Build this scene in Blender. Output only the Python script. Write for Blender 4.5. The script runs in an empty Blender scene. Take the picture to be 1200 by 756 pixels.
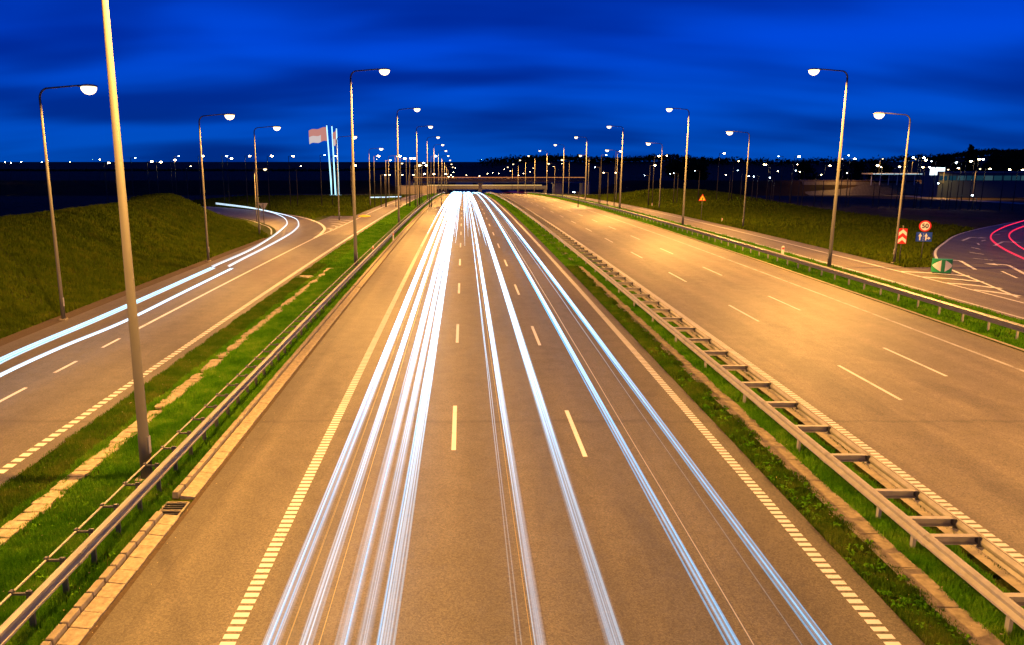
import bpy, bmesh, math, random
import numpy as np
from mathutils import Vector, Matrix
random.seed(7); rng = np.random.default_rng(11)
R = math.radians
S = bpy.context.scene
col = S.collection

# ------------------------------------------------------------------ camera, exposure
HC = 8.2                                   # eye height above the motorway (standing on an overpass)
PITCH = R(11.9)
cam = bpy.data.cameras.new('camera'); camo = bpy.data.objects.new('camera', cam); col.objects.link(camo)
camo.location = (0, 0, HC); camo.rotation_euler = (R(90) - PITCH, 0, 0)
cam.sensor_width = 36; cam.lens = 915 / 1200 * 36; cam.shift_x = 57 / 1200
cam.clip_start = .5; cam.clip_end = 9000
S.camera = camo
S.view_settings.view_transform = 'Standard'; S.view_settings.look = 'None'
S.view_settings.exposure = 0; S.view_settings.gamma = 1
S.cycles.use_denoising = True
try: S.cycles.denoiser = 'OPENIMAGEDENOISE'
except Exception: pass
S.cycles.use_light_tree = True
S.cycles.max_bounces = 4; S.cycles.diffuse_bounces = 2; S.cycles.glossy_bounces = 2
S.cycles.transparent_max_bounces = 96
S.cycles.sample_clamp_indirect = 3.0

# ------------------------------------------------------------------ node helper
def nmat(name):
    m = bpy.data.materials.new(name); m.use_nodes = True
    nt = m.node_tree; nt.nodes.clear()
    out = nt.nodes.new('ShaderNodeOutputMaterial')
    return m, nt, out
class NT:
    def __init__(s, nt): s.nt = nt
    def n(s, typ, **kw):
        x = s.nt.nodes.new('ShaderNode' + typ)
        ins = kw.pop('ins', {})
        for k, v in kw.items(): setattr(x, k, v)
        for k, v in ins.items():
            if isinstance(v, bpy.types.NodeSocket): s.nt.links.new(v, x.inputs[k])
            else: x.inputs[k].default_value = v
        return x
    def math(s, op, a, b=0., c=0.):
        return s.n('Math', operation=op, ins={0: a, 1: b, 2: c}).outputs[0]
    def ramp(s, fac, stops, interp='LINEAR'):
        r = s.n('ValToRGB', ins={0: fac}); cr = r.color_ramp; cr.interpolation = interp
        while len(cr.elements) < len(stops): cr.elements.new(.5)
        for e, (p, c) in zip(cr.elements, stops):
            e.position = p; e.color = (*c, 1) if len(c) == 3 else c
        return r.outputs[0]
    def mix(s, f, a, b, mode='MIX'):
        x = s.n('Mix', data_type='RGBA', blend_type=mode)
        for sock, v in ((x.inputs[0], f), (x.inputs[6], a), (x.inputs[7], b)):
            if isinstance(v, bpy.types.NodeSocket): s.nt.links.new(v, sock)
            elif isinstance(v, (int, float)): sock.default_value = v
            else: sock.default_value = (*v, 1) if len(v) == 3 else v
        return x.outputs[2]
    def noise(s, vec, scale, detail=4, rough=.55, dist=0.):
        return s.n('TexNoise', ins={'Vector': vec, 'Scale': scale, 'Detail': detail, 'Roughness': rough, 'Distortion': dist}).outputs[0]
    def scaled(s, vec, sx, sy, sz):
        return s.n('Mapping', ins={'Vector': vec, 'Scale': (sx, sy, sz)}).outputs[0]

# ------------------------------------------------------------------ world: late dusk sky
W = bpy.data.worlds.new('World'); S.world = W; W.use_nodes = True
wn = W.node_tree; wn.nodes.clear(); w = NT(wn)
gen = w.n('TexCoord').outputs['Generated']
sep = w.n('SeparateXYZ', ins={0: gen})
elev = w.math('ARCSINE', sep.outputs[2])                       # radians above the horizon
eln = w.math('MULTIPLY', elev, 1 / 1.5708)
base = w.ramp(eln, [(0.0, (.0, .075, .50)), (.03, (.0, .075, .58)), (.085, (.0, .066, .72)), (.16, (.0, .036, .46)),
                    (.30, (.004, .016, .20)), (1.0, (.002, .008, .08))])
# cloud layer: flat sheet seen from below, streaked sideways
zz = w.math('ADD', w.math('ABSOLUTE', sep.outputs[2]), .24)
cx = w.math('DIVIDE', sep.outputs[0], zz); cy = w.math('DIVIDE', sep.outputs[1], zz)
cv = w.n('CombineXYZ', ins={0: cx, 1: cy, 2: 0.}).outputs[0]
c1 = w.noise(w.scaled(cv, .60, 1.3, 1), 1.0, 2.5, .42, .5)
c2 = w.noise(w.scaled(cv, .55, 1.5, 1), 2.1, 2.5, .45)
cc = w.math('ADD', w.math('MULTIPLY', c1, .72), w.math('MULTIPLY', c2, .28))
cover = w.ramp(cc, [(.38, (0, 0, 0)), (.62, (1, 1, 1))], 'EASE')
dark = w.mix(1.0, base, (.5, .22, .36), 'MULTIPLY')
sky = w.mix(w.math('MULTIPLY', cover, .85), base, dark)
bg = w.n('Background', ins={0: sky, 1: 1.0})
wo = w.n('OutputWorld', ins={0: bg.outputs[0]})

# ------------------------------------------------------------------ object helpers
def put(o, parent=None, kind=None, label=None, cat=None, group=None):
    if o.name not in col.objects: col.objects.link(o)
    if parent is not None: o.parent = parent
    if kind: o['kind'] = kind
    if label: o['label'] = label
    if cat: o['category'] = cat
    if group: o['group'] = group
    return o
class MB:
    """collects faces"""
    def __init__(s): s.v = []; s.f = []; s.mi = []; s.smooth = []
    def quad(s, a, b, c, d, mi=0):
        n = len(s.v); s.v += [a, b, c, d]; s.f.append((n, n+1, n+2, n+3)); s.mi.append(mi); s.smooth.append(False)
    def poly(s, pts, mi=0):
        n = len(s.v); s.v += list(pts); s.f.append(tuple(range(n, n+len(pts)))); s.mi.append(mi); s.smooth.append(False)
    def box(s, c, d, rz=0, mi=0, tap=1.0, jit=0):
        x, y, z = [k / 2 for k in d]; n = len(s.v); cr, sr = math.cos(rz), math.sin(rz)
        for dz in (-z, z):
            t = tap if dz > 0 else 1
            for dx, dy in ((-x, -y), (x, -y), (x, y), (-x, y)):
                px, py = dx*t + random.uniform(-jit, jit), dy*t + random.uniform(-jit, jit)
                s.v.append((c[0] + px*cr - py*sr, c[1] + px*sr + py*cr, c[2] + dz + random.uniform(-jit, jit)*.3))
        for f in ((0,3,2,1),(4,5,6,7),(0,1,5,4),(1,2,6,5),(2,3,7,6),(3,0,4,7)):
            s.f.append(tuple(n+i for i in f)); s.mi.append(mi); s.smooth.append(False)
    def tube(s, pts, rad, seg=8, mi=0, cap=True, smooth=True):
        pts = [Vector(p) for p in pts]; n0 = len(s.v)
        if not hasattr(rad, '__len__'): rad = [rad]*len(pts)
        up = None
        for i, p in enumerate(pts):
            t = (pts[min(i+1, len(pts)-1)] - pts[max(i-1, 0)]).normalized()
            if up is None:
                up = Vector((0,0,1)) if abs(t.z) < .9 else Vector((1,0,0))
            a = t.cross(up).normalized(); b = a.cross(t).normalized(); up = b
            for k in range(seg):
                an = 2*math.pi*(k+.5)/seg
                q = p + (a*math.cos(an) + b*math.sin(an))*rad[i]
                s.v.append(tuple(q))
        for i in range(len(pts)-1):
            for k in range(seg):
                a0 = n0+i*seg+k; a1 = n0+i*seg+(k+1) % seg
                s.f.append((a0, a1, a1+seg, a0+seg)); s.mi.append(mi); s.smooth.append(smooth)
        if cap:
            s.f.append(tuple(n0+k for k in reversed(range(seg)))); s.mi.append(mi); s.smooth.append(False)
            e = n0+(len(pts)-1)*seg
            s.f.append(tuple(e+k for k in range(seg))); s.mi.append(mi); s.smooth.append(False)
    def mesh(s, name, mats):
        me = bpy.data.meshes.new(name); me.from_pydata(s.v, [], s.f)
        for m in (mats if isinstance(mats, (list, tuple)) else [mats]): me.materials.append(m)
        me.polygons.foreach_set('material_index', s.mi)
        me.polygons.foreach_set('use_smooth', s.smooth); me.update()
        return me
    def build(s, name, mats, parent=None, loc=None, **kw):
        o = bpy.data.objects.new(name, s.mesh(name, mats))
        if loc is not None: o.location = loc
        return put(o, parent, **kw)
def empty(name, loc, rz=0, **kw):
    o = bpy.data.objects.new(name, None); o.location = loc; o.rotation_euler = (0, 0, rz); o.empty_display_size = .3
    return put(o, **kw)
def copy_tree(o, parent=None):
    c = o.copy(); col.objects.link(c)
    if parent is not None: c.parent = parent
    for ch in o.children: copy_tree(ch, c)
    return c
def inst(name, me, loc, parent=None, rz=0, sc=None, **kw):
    o = bpy.data.objects.new(name, me); o.location = loc; o.rotation_euler = (0, 0, rz)
    if sc: o.scale = sc
    return put(o, parent, **kw)

# ------------------------------------------------------------------ lie of the land
def sm(t):
    t = np.clip(t, 0, 1); return t*t*(3-2*t)
def prof(Y):
    Y = np.asarray(Y, float)
    a = np.where(Y < 30, 0, np.where(Y < 400, -(np.maximum(Y, 30)-30)**2/13800, -9.92 - 3.1*(1-np.exp(-(np.maximum(Y, 400)-400)/58))))
    return a
RID = [(-2, -24), (-.2, -24), (-.05, -14), (.1, 4), (.17, -1), (.26, 2.5), (.335, -4), (.5, -4), (.60, 6), (.66, 14), (.8, 16), (2.5, 10)]
def T(X, Y):
    X = np.asarray(X, float); Y = np.asarray(Y, float)
    z = prof(Y)
    z = z - 13*sm((Y-700)/1800)
    far = sm((np.abs(X)-60)/120)
    z = z - 2.5*far*sm((500-Y)/300)
    # grassy mound between the slip road and the fields
    xf = -21.6 - np.maximum(Y-86, 0)*.40
    m = sm((xf-X)/11.5)
    ht = 3.9*sm((150-Y)/45)
    back = np.clip((-X-33-np.maximum(Y-86, 0)*.3), 0, 120)
    z = z + m*(ht - np.minimum(back*.14, 9.0)*sm((260-Y)/120))
    # berm right of the frontage road
    z = z + 2.3*sm((X-36.5)/10)*sm((70-X)/16)*np.exp(-((Y-185)/34)**2)
    z = z - 1.3*sm((X-36.5)/14)*sm((95-Y)/20)*sm((70-Y)/8)*0
    # embankments that carry the overpass road
    e = np.exp(-((Y-431)/9)**4)
    side = np.where(X < 0, sm((-X-24)/24), sm((X-64)/26))
    z = z + e*side*(np.maximum(-3.6 - z, 0))
    # far ridge
    u = X/np.maximum(Y, 50)
    zt = np.interp(u, [a for a, b in RID], [b for a, b in RID])
    k = np.exp(-((Y-1600)/330)**2)
    z = np.where(Y > 700, z + k*np.maximum(zt - z, 0), z)
    return z
def Tz(x, y): return float(T(x, y))
cP, sP = math.cos(PITCH), math.sin(PITCH)
def ray(px, py):
    u = (px-543)/915; v = -(py-378)/915
    d = Vector((u, cP + v*sP, -sP + v*cP)); return d
def ground(px, py, h=0.):
    """where the sight line through a point of the photograph meets the land (plus h)"""
    d = ray(px, py); t = 5.; step = .5
    while t < 4000:
        x, y, z = d.x*t, d.y*t, HC + d.z*t
        if z <= Tz(x, y) + h:
            lo, hi = t-step, t
            for _ in range(18):
                mid = (lo+hi)/2
                if HC + d.z*mid <= Tz(d.x*mid, d.y*mid) + h: hi = mid
                else: lo = mid
            return (d.x*hi, d.y*hi)
        step = max(.5, t*.01); t += step
    return (d.x*t, d.y*t)

# ------------------------------------------------------------------ materials
def world_pos(n): return n.n('NewGeometry').outputs['Position']
def principled(nt_, out, **ins):
    b = nt_.n('BsdfPrincipled', ins=ins); nt_.nt.links.new(b.outputs[0], out.inputs[0]); return b
def simple(name, colr, rough=.6, metal=0., var=.12, scale=3., bump=0., bscale=60):
    m, nt, out = nmat(name); n = NT(nt); p = world_pos(n)
    f = n.noise(p, scale, 5, .6)
    c = n.mix(f, tuple(k*(1-var*2) for k in colr), tuple(min(1, k*(1+var*2)) for k in colr))
    ins = {'Base Color': c, 'Roughness': rough, 'Metallic': metal}
    if bump:
        ins['Normal'] = n.n('Bump', ins={'Height': n.noise(p, bscale, 3), 'Strength': bump, 'Distance': .01}).outputs[0]
    principled(n, out, **ins); return m
def asphalt(name, lum, tint=(1.0, .87, .64), streak=.35, crack=True):
    m, nt, out = nmat(name); n = NT(nt); p = world_pos(n)
    big = n.noise(n.scaled(p, .30, .035, 1), 1.0, 5, .6, .4)
    lane = n.noise(n.scaled(p, 1.1, .012, 1), 1.0, 3, .5)
    mid = n.noise(p, 1.3, 5, .65)
    fine = n.noise(p, 48, 3, .75)
    v = n.n('TexVoronoi', ins={'Vector': p, 'Scale': 34.}).outputs['Color']
    vs = n.n('SeparateColor', ins={0: v}).outputs[0]
    a = n.math('MULTIPLY_ADD', big, .55, .72)
    a = n.math('MULTIPLY', a, n.math('MULTIPLY_ADD', lane, streak*1.6, 1-streak*.8))
    a = n.math('MULTIPLY', a, n.math('MULTIPLY_ADD', mid, .32, .84))
    a = n.math('MULTIPLY', a, n.math('MULTIPLY_ADD', fine, 2.0, .0))
    a = n.math('MULTIPLY', a, n.math('MULTIPLY_ADD', vs, .8, .6))
    # paving joints running across
    sp = n.n('SeparateXYZ', ins={0: p})
    jy = n.math('ADD', sp.outputs[1], n.math('MULTIPLY', n.noise(p, .9, 2), .5))
    jt = n.math('ABSOLUTE', n.math('SUBTRACT', n.math('FRACT', n.math('DIVIDE', jy, 46.)), .52))
    jl = n.ramp(jt, [(0, (.66, .66, .66)), (.003, (1, 1, 1))])
    c = n.mix(1., tuple(lum*k for k in tint), n.mix(1., n.n('CombineColor', ins={0: a, 1: a, 2: a}).outputs[0], jl, 'MULTIPLY'), 'MULTIPLY')
    if crack:
        cr = n.n('TexVoronoi', feature='DISTANCE_TO_EDGE', ins={'Vector': n.n('VectorMath', operation='ADD', ins={0: n.scaled(p, .16, .045, .1), 1: n.n('TexNoise', ins={'Vector': p, 'Scale': .7}).outputs['Color']}).outputs[0], 'Scale': 1.3}).outputs[0]
        cm = n.ramp(cr, [(0, (1, 1, 1)), (.0035, (0, 0, 0))])
        gate = n.ramp(n.noise(p, .11, 2), [(.54, (0, 0, 0)), (.60, (1, 1, 1))])
        c = n.mix(n.math('MULTIPLY', n.mix(1., cm, gate, 'MULTIPLY'), .55), c, (lum*1.7, lum*1.4, lum*1.0))
    # wheel paths, longitudinal seams, darker patched areas and drips
    wob = n.math('MULTIPLY', n.math('SUBTRACT', n.noise(n.scaled(p, .3, .05, 1), 1., 2), .5), .5)
    ph = n.math('ADD', n.math('DIVIDE', n.math('ADD', sp.outputs[0], n.math('ADD', wob, 4.06)), 1.86), 0.)
    wp = n.math('COSINE', n.math('MULTIPLY', ph, 6.2832))
    c = n.mix(1., c, n.ramp(n.math('MULTIPLY_ADD', wp, .5, .5), [(0, (.90, .90, .90)), (1, (1.10, 1.10, 1.10))]), 'MULTIPLY')
    pt = n.ramp(n.noise(n.scaled(p, .22, .06, 1), 1.4, 6, .7, .8), [(.40, (.80, .80, .80)), (.47, (1, 1, 1)), (.60, (1, 1, 1)), (.68, (1.18, 1.16, 1.12))])
    c = n.mix(1., c, pt, 'MULTIPLY')
    st = n.n('TexVoronoi', ins={'Vector': n.scaled(p, .9, .28, 1), 'Scale': .55}).outputs['Distance']
    c = n.mix(1., c, n.ramp(n.math('ADD', st, n.math('MULTIPLY', n.noise(p, 3., 4), .22)), [(.13, (.72, .70, .68)), (.22, (1, 1, 1))]), 'MULTIPLY')
    sx = n.math('ABSOLUTE', n.math('SUBTRACT', n.math('FRACT', n.math('DIVIDE', n.math('ADD', n.math('ADD', sp.outputs[0], .28), n.math('MULTIPLY', n.noise(p, 1.2, 2), .05)), 3.72)), .47))
    c = n.mix(1., c, n.ramp(sx, [(0, (.62, .62, .62)), (.0045, (1, 1, 1))]), 'MULTIPLY')
    dirt = n.ramp(n.math('MULTIPLY', n.math('ADD', n.math('ADD', sp.outputs[0], 6.6), n.math('MULTIPLY', n.noise(n.scaled(p, 1, .25, 1), 1.2, 4), -.5)), .5), [(.0, (.66, .65, .64)), (.22, (.72, .71, .70)), (.34, (1, 1, 1))])
    left = n.math('GREATER_THAN', sp.outputs[0], -8.)
    c = n.mix(left, c, n.mix(1., c, dirt, 'MULTIPLY'))
    bmp = n.n('Bump', ins={'Height': fine, 'Strength': .6, 'Distance': .012}).outputs[0]
    principled(n, out, **{'Base Color': c, 'Roughness': n.math('MULTIPLY_ADD', mid, -.22, .70), 'Specular IOR Level': .58, 'Normal': bmp}); return m
M = {}
M['asphalt'] = asphalt('asphalt', .085)
M['asphalt_pale'] = asphalt('asphalt_pale', .132, (1, .87, .64), .5)
M['asphalt_slip'] = asphalt('asphalt_slip', .078, (1, .89, .70), .3, False)
def paint(name, lum, wear):
    m, nt, out = nmat(name); n = NT(nt); p = world_pos(n)
    a = n.noise(p, 26., 5, .75); b = n.noise(p, 1.1, 4, .6)
    w_ = n.ramp(n.math('ADD', n.math('MULTIPLY', a, .6), n.math('MULTIPLY', b, .5)), [(wear-.07, (0, 0, 0)), (wear+.05, (1, 1, 1))])
    c = n.mix(w_, n.mix(b, (lum*.8, lum*.80, lum*.86), (lum*1.1, lum*1.12, lum*1.25)), (lum*.28, lum*.25, lum*.19))
    principled(n, out, **{'Base Color': c, 'Roughness': .6, 'Normal': n.n('Bump', ins={'Height': a, 'Strength': .3, 'Distance': .01}).outputs[0]}); return m
M['paint'] = paint('road_paint', .62, .66)
M['paint_dull'] = paint('worn_road_paint', .45, .60)
M['concrete'] = simple('concrete', (.27, .24, .185), .85, var=.30, scale=5, bump=.5, bscale=40)
M['concrete_b'] = simple('concrete_slab', (.30, .26, .20), .9, var=.42, scale=9, bump=.6, bscale=30)
M['galv'] = simple('galvanised_steel', (.25, .25, .26), .48, .4, var=.14, scale=2.5, bump=.08)
M['concrete_m'] = simple('brown_concrete', (.20, .17, .13), .9, var=.6, scale=6, bump=.6, bscale=30)
M['galv_w'] = simple('weathered_galvanised_steel', (.40, .385, .35), .55, .35, var=.20, scale=4)
M['dark_steel'] = simple('dark_steel', (.10, .10, .11), .5, .6)
M['pole'] = simple('pole_steel', (.070, .070, .072), .75, .0, var=.10, scale=1.5)
M['soil'] = simple('soil', (.055, .036, .020), .95, var=.5, scale=12, bump=.9)
M['red'] = simple('red_sheeting', (.62, .025, .02), .35, var=.04)
M['white'] = simple('white_sheeting', (.80, .79, .76), .35, var=.03)
M['blue'] = simple('blue_sheeting', (.015, .07, .50), .35, var=.04)
M['green'] = simple('green_sheeting', (.01, .26, .09), .4, var=.06)
M['yellow'] = simple('yellow_sheeting', (.80, .52, .03), .4, var=.04)
M['black'] = simple('black_sheeting', (.012, .012, .012), .4)
M['plastic_white'] = simple('white_plastic', (.72, .70, .66), .5)
M['far_pole'] = simple('dull_pole', (.03, .028, .026), .8)
M['bark'] = simple('bark', (.05, .035, .025), .9, var=.3)
def ground_mat():
    m, nt, out = nmat('grass_and_field'); n = NT(nt); p = world_pos(n)
    a = n.noise(p, .35, 6, .65, .3); b = n.noise(p, 6., 5, .7); c3 = n.noise(p, .045, 4, .6)
    g = n.ramp(a, [(.30, (.030, .040, .004)), (.5, (.045, .070, .005)), (.70, (.085, .080, .012))])
    fieldc = n.ramp(c3, [(.35, (.045, .030, .020)), (.5, (.080, .050, .028)), (.65, (.055, .050, .020))])
    sp = n.n('SeparateXYZ', ins={0: p})
    ax = n.math('ABSOLUTE', n.math('ADD', sp.outputs[0], -6.))
    fx = n.ramp(n.math('MULTIPLY', n.math('ADD', ax, n.math('MULTIPLY', c3, 40.)), .01), [(.68, (0, 0, 0)), (.90, (1, 1, 1))])
    fy = n.ramp(n.math('MULTIPLY', sp.outputs[1], .001), [(.30, (0, 0, 0)), (.5, (1, 1, 1))])
    c = n.mix(n.mix(1., fx, fy, 'LIGHTEN'), g, fieldc)
    c = n.mix(1., c, n.ramp(b, [(.3, (.55, .55, .55)), (.7, (1.3, 1.3, 1.2))]), 'MULTIPLY')
    bmp = n.n('Bump', ins={'Height': n.noise(p, 14., 6, .75), 'Strength': .9, 'Distance': .12}).outputs[0]
    principled(n, out, **{'Base Color': c, 'Roughness': .95, 'Specular IOR Level': .1, 'Normal': bmp}); return m
M['ground'] = ground_mat()
def blade_mat(name, stops):
    m, nt, out = nmat(name); n = NT(nt); p = world_pos(n)
    f = n.math('ADD', n.math('MULTIPLY', n.noise(p, .8, 6, .7), .55), n.math('MULTIPLY', n.noise(p, 60., 2, .6), .45))
    c = n.ramp(f, stops)
    d = n.n('BsdfDiffuse', ins={0: c}); t = n.n('BsdfTranslucent', ins={0: c})
    mx = n.n('MixShader', ins={0: .3, 1: d.outputs[0], 2: t.outputs[0]})
    nt.links.new(mx.outputs[0], out.inputs[0]); return m
M['grass'] = blade_mat('grass_blades', [(.30, (.016, .065, .002)), (.44, (.055, .20, .006)), (.53, (.11, .30, .012)), (.64, (.26, .38, .04))])
M['grass_dry'] = blade_mat('dry_grass_blades', [(.34, (.025, .08, .004)), (.48, (.065, .15, .008)), (.60, (.15, .19, .025)), (.72, (.28, .24, .07))])
M['bank'] = blade_mat('bank_grass_blades', [(.32, (.030, .052, .003)), (.50, (.070, .115, .006)), (.66, (.140, .145, .014))])
M['leaf'] = blade_mat('leaves', [(.3, (.012, .025, .008)), (.6, (.030, .050, .014)), (.8, (.05, .06, .02))])
def emis(name, colr, st, light=False):
    m, nt, out = nmat(name); n = NT(nt)
    e = n.n('Emission', ins={0: (*colr, 1), 1: st})
    if light:                                   # light in the air: adds to what is behind it, blocks nothing
        e = n.n('AddShader', ins={0: e.outputs[0], 1: n.n('BsdfTransparent').outputs[0]})
    nt.links.new(e.outputs[0], out.inputs[0])
    m.cycles.emission_sampling = 'NONE'; return m
M['lamp_near'] = emis('lamp_glass', (1, .72, .36), 5)
M['lamp_far'] = emis('far_lamp_glass', (1, .66, .30), 60)
M['lamp_far_cool'] = emis('far_cool_lamp_glass', (.65, .85, 1), 45)
M['glow_pole'] = emis('glowing_flagpole', (.40, .82, 1), 1.9)  # emission stands in for floodlight on the flagpoles
M['lit_white'] = emis('lit_panel', (.75, .92, 1), 2.2)
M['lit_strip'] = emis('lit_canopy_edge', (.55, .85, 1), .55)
M['lit_window'] = emis('lit_window', (1, .8, .45), .9)
M['amber_trail'] = emis('amber_light', (1, .36, .08), 0.55, True)
M['gold_trail'] = emis('gold_light', (1, .62, .18), 0.50, True)
M['red_trail'] = emis('red_light', (1, .015, .05), 0.42, True)
M['red_trail_soft'] = emis('soft_red_light', (1, .04, .06), 0.04, True)
def head_mat(name, colr, lo, hi, p=42., beam=(0, -1, 0)):
    # a headlamp throws its light forward: strongest along its beam
    m, nt, out = nmat(name); n = NT(nt)
    d = n.n('VectorMath', operation='DOT_PRODUCT', ins={0: n.n('NewGeometry').outputs['Incoming'], 1: beam}).outputs['Value']
    st = n.math('MULTIPLY_ADD', n.math('POWER', n.math('MAXIMUM', d, 0.), p), hi, lo)
    e = n.n('Emission', ins={0: (*colr, 1), 1: st})
    e = n.n('AddShader', ins={0: e.outputs[0], 1: n.n('BsdfTransparent').outputs[0]}); nt.links.new(e.outputs[0], out.inputs[0])
    m.cycles.emission_sampling = 'NONE'; return m
M['head_white'] = head_mat('headlight_white', (.38, .72, 1), .17, 3.0)
M['head_pale'] = head_mat('headlight_pale', (.34, .64, .95), .095, 2.2)
M['head_blue'] = head_mat('headlight_blue', (.02, .48, .95), .30, 2.2)
M['head_warm'] = head_mat('headlight_warm', (1, .78, .55), .18, 1.0)
M['head_gold'] = head_mat('marker_light_gold', (1, .55, .12), .16, .9)
M['head_soft'] = head_mat('headlight_soft', (.46, .74, 1), .036, .8)
M['ramp_white'] = emis('slip_headlight_white', (.60, .82, 1), 0.45, True)
M['ramp_cyan'] = emis('slip_headlight_cyan', (.08, .60, 1), 0.34, True)

# ------------------------------------------------------------------ ground sheet
ysn = list(np.arange(-60, 200, 2.)) + list(np.arange(200, 520, 4.)); y = 520.
while y < 7200: ysn.append(y); y *= 1.035
xp = list(np.arange(-80, 130, 1.5)); x = 130.
while x < 6500: xp.append(x); x *= 1.06
x = -80.; neg = []
while x > -6500: x *= 1.06; neg.append(x)
xs = np.array(neg[::-1] + xp); ys = np.array(ysn)
GX, GY = np.meshgrid(xs, ys); GZ = T(GX, GY) - .05
rough = np.where((GX < -23) | (GX > 38), 1, 0)*sm((400-GY)/200)
GZ = GZ + rough*(np.sin(GX*.31+GY*.17)*np.cos(GY*.23-GX*.11)*.12)*((np.abs(GX-5) > 38) & ((GY < 86) | (GX > 0)) & ~((GX > 30) & (GY < 130)))
def grid_mesh(name, GX, GY, GZ, mat):
    ny, nx = GX.shape; V = np.stack([GX, GY, GZ], -1).reshape(-1, 3)
    i = np.arange(ny*nx).reshape(ny, nx)
    F = np.stack([i[:-1, :-1], i[:-1, 1:], i[1:, 1:], i[1:, :-1]], -1).reshape(-1, 4)
    me = bpy.data.meshes.new(name); me.vertices.add(len(V)); me.vertices.foreach_set('co', V.ravel().astype(np.float32))
    me.loops.add(F.size); me.loops.foreach_set('vertex_index', F.ravel().astype(np.int32))
    me.polygons.add(len(F)); me.polygons.foreach_set('loop_start', np.arange(0, F.size, 4, dtype=np.int32))
    me.polygons.foreach_set('loop_total', np.full(len(F), 4, dtype=np.int32))
    me.polygons.foreach_set('use_smooth', np.ones(len(F), dtype=bool))
    me.update(calc_edges=True); me.validate(); me.materials.append(mat)
    return me
o = bpy.data.objects.new('ground', grid_mesh('ground', GX, GY, GZ, M['ground'])); put(o, kind='structure', label='grass verges and dark open fields reaching to the horizon')

def rows(y0, y1):
    r = [v for v in ysn if y0 < v < y1]; return [y0] + r + [y1]
def xstrip(name, xa, xb, y0, y1, mat, off=.0, parent=None, nx=1, **kw):
    Y = np.array(rows(y0, y1)); X = np.linspace(xa, xb, nx+1); A, B = np.meshgrid(X, Y)
    o = bpy.data.objects.new(name, grid_mesh(name, A, B, T(A, B)*0+prof(B)+off, mat)); return put(o, parent, **kw)
def edge_strip(name, L, Rr, mat, off, parent=None, nx=6, **kw):
    """surface between two edge lines"""
    L = np.array(L, float); Rr = np.array(Rr, float); t = np.linspace(0, 1, nx+1)[None, :, None]
    P = L[:, None, :]*(1-t) + Rr[:, None, :]*t
    o = bpy.data.objects.new(name, grid_mesh(name, P[..., 0], P[..., 1], T(P[..., 0], P[..., 1])+off, mat)); return put(o, parent, **kw)
def resample(pts, step):
    """Catmull-Rom through the points"""
    P = [np.array(p, float) for p in pts]; P = [2*P[0]-P[1]] + P + [2*P[-1]-P[-2]]; out = []
    for i in range(1, len(P)-2):
        n = max(2, int(np.linalg.norm(P[i+1]-P[i])/step))
        for k in range(n):
            t = k/n
            out.append(.5*((2*P[i]) + (-P[i-1]+P[i+1])*t + (2*P[i-1]-5*P[i]+4*P[i+1]-P[i+2])*t*t + (-P[i-1]+3*P[i]-3*P[i+1]+P[i+2])*t**3))
    out.append(P[-2]); return np.array(out)
def sides(C, w):
    d = np.gradient(C, axis=0); d /= np.linalg.norm(d, axis=1)[:, None]; nrm = np.stack([d[:, 1], -d[:, 0]], 1)
    return C-nrm*w/2, C+nrm*w/2
def line_on(name, pts, w_, mat, off=.012, parent=None, step=1.5, **kw):
    C = resample(pts, step); a, b = sides(C, w_)
    return edge_strip(name, a, b, mat, off, parent, 1, **kw)

# ------------------------------------------------------------------ roads
YB, YE = -60., 900.
road_l = xstrip('motorway', -6.5, 7.95, YB, YE, M['asphalt'], .0, kind='structure', label='near carriageway of brown asphalt lit by the lamps')
road_r = xstrip('motorway', 11.05, 24.2, YB, YE, M['asphalt_pale'], .0, kind='structure', label='far carriageway of paler asphalt right of the double guard rail')
slip = xstrip('slip_road', -20.6, -11.75, YB, 88., M['asphalt_slip'], .0, kind='structure', label='slip road and collector lane left of the grass strip')
coll = xstrip('collector_road', -16.9, -11.75, 88., 420., M['asphalt_pale'], .0, kind='structure', label='collector lane running on towards the overpass')
front = xstrip('frontage_road', 28.85, 34.1, YB, 520., M['asphalt_pale'], .0, kind='structure', label='narrow side road beyond the right guard rail')
# the loop that bends away behind the mound
outer = [(-16.9, 84), (-16.9, 92), (-17.8, 99), (-20.6, 109), (-26.0, 122), (-33, 134), (-43, 147), (-56, 160), (-80, 178), (-110, 196)]
inner = [(-20.6, 80), (-21.2, 88), (-23.4, 97), (-26.6, 105), (-31.5, 115), (-38.5, 125), (-48, 136), (-60, 147), (-84, 163), (-114, 181)]
O_, I_ = resample(outer, 2.), resample(inner, 2.); n_ = 80
def even(P, n):
    d = np.r_[0, np.cumsum(np.linalg.norm(np.diff(P, axis=0), axis=1))]; s = np.linspace(0, d[-1], n)
    return np.stack([np.interp(s, d, P[:, 0]), np.interp(s, d, P[:, 1])], 1)
loop = edge_strip('loop_road', even(I_, n_), even(O_, n_), M['asphalt_slip'], -.006, kind='structure', label='slip road curving away behind the grassy mound')
edgeL = resample([(34.1, 44), (34.9, 52), (37.2, 60), (40.2, 66.5), (43.2, 71.5), (47.5, 77.5), (55.5, 88), (68, 101), (86, 118), (120, 145)], 2.)
right_pts = np.stack([np.full(len(edgeL), 150.), np.linspace(40, 146, len(edgeL))], 1)
junction = edge_strip('junction_road', edgeL, right_pts, M['asphalt_slip'], -.008, nx=60, kind='structure', label='wide dark junction road with turn arrows at the right edge')
xstrip('junction_road', 34.1, 150, -40, 44, M['asphalt_slip'], -.008, nx=40, kind='structure', label='near end of the junction road beside the frontage road')

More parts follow.
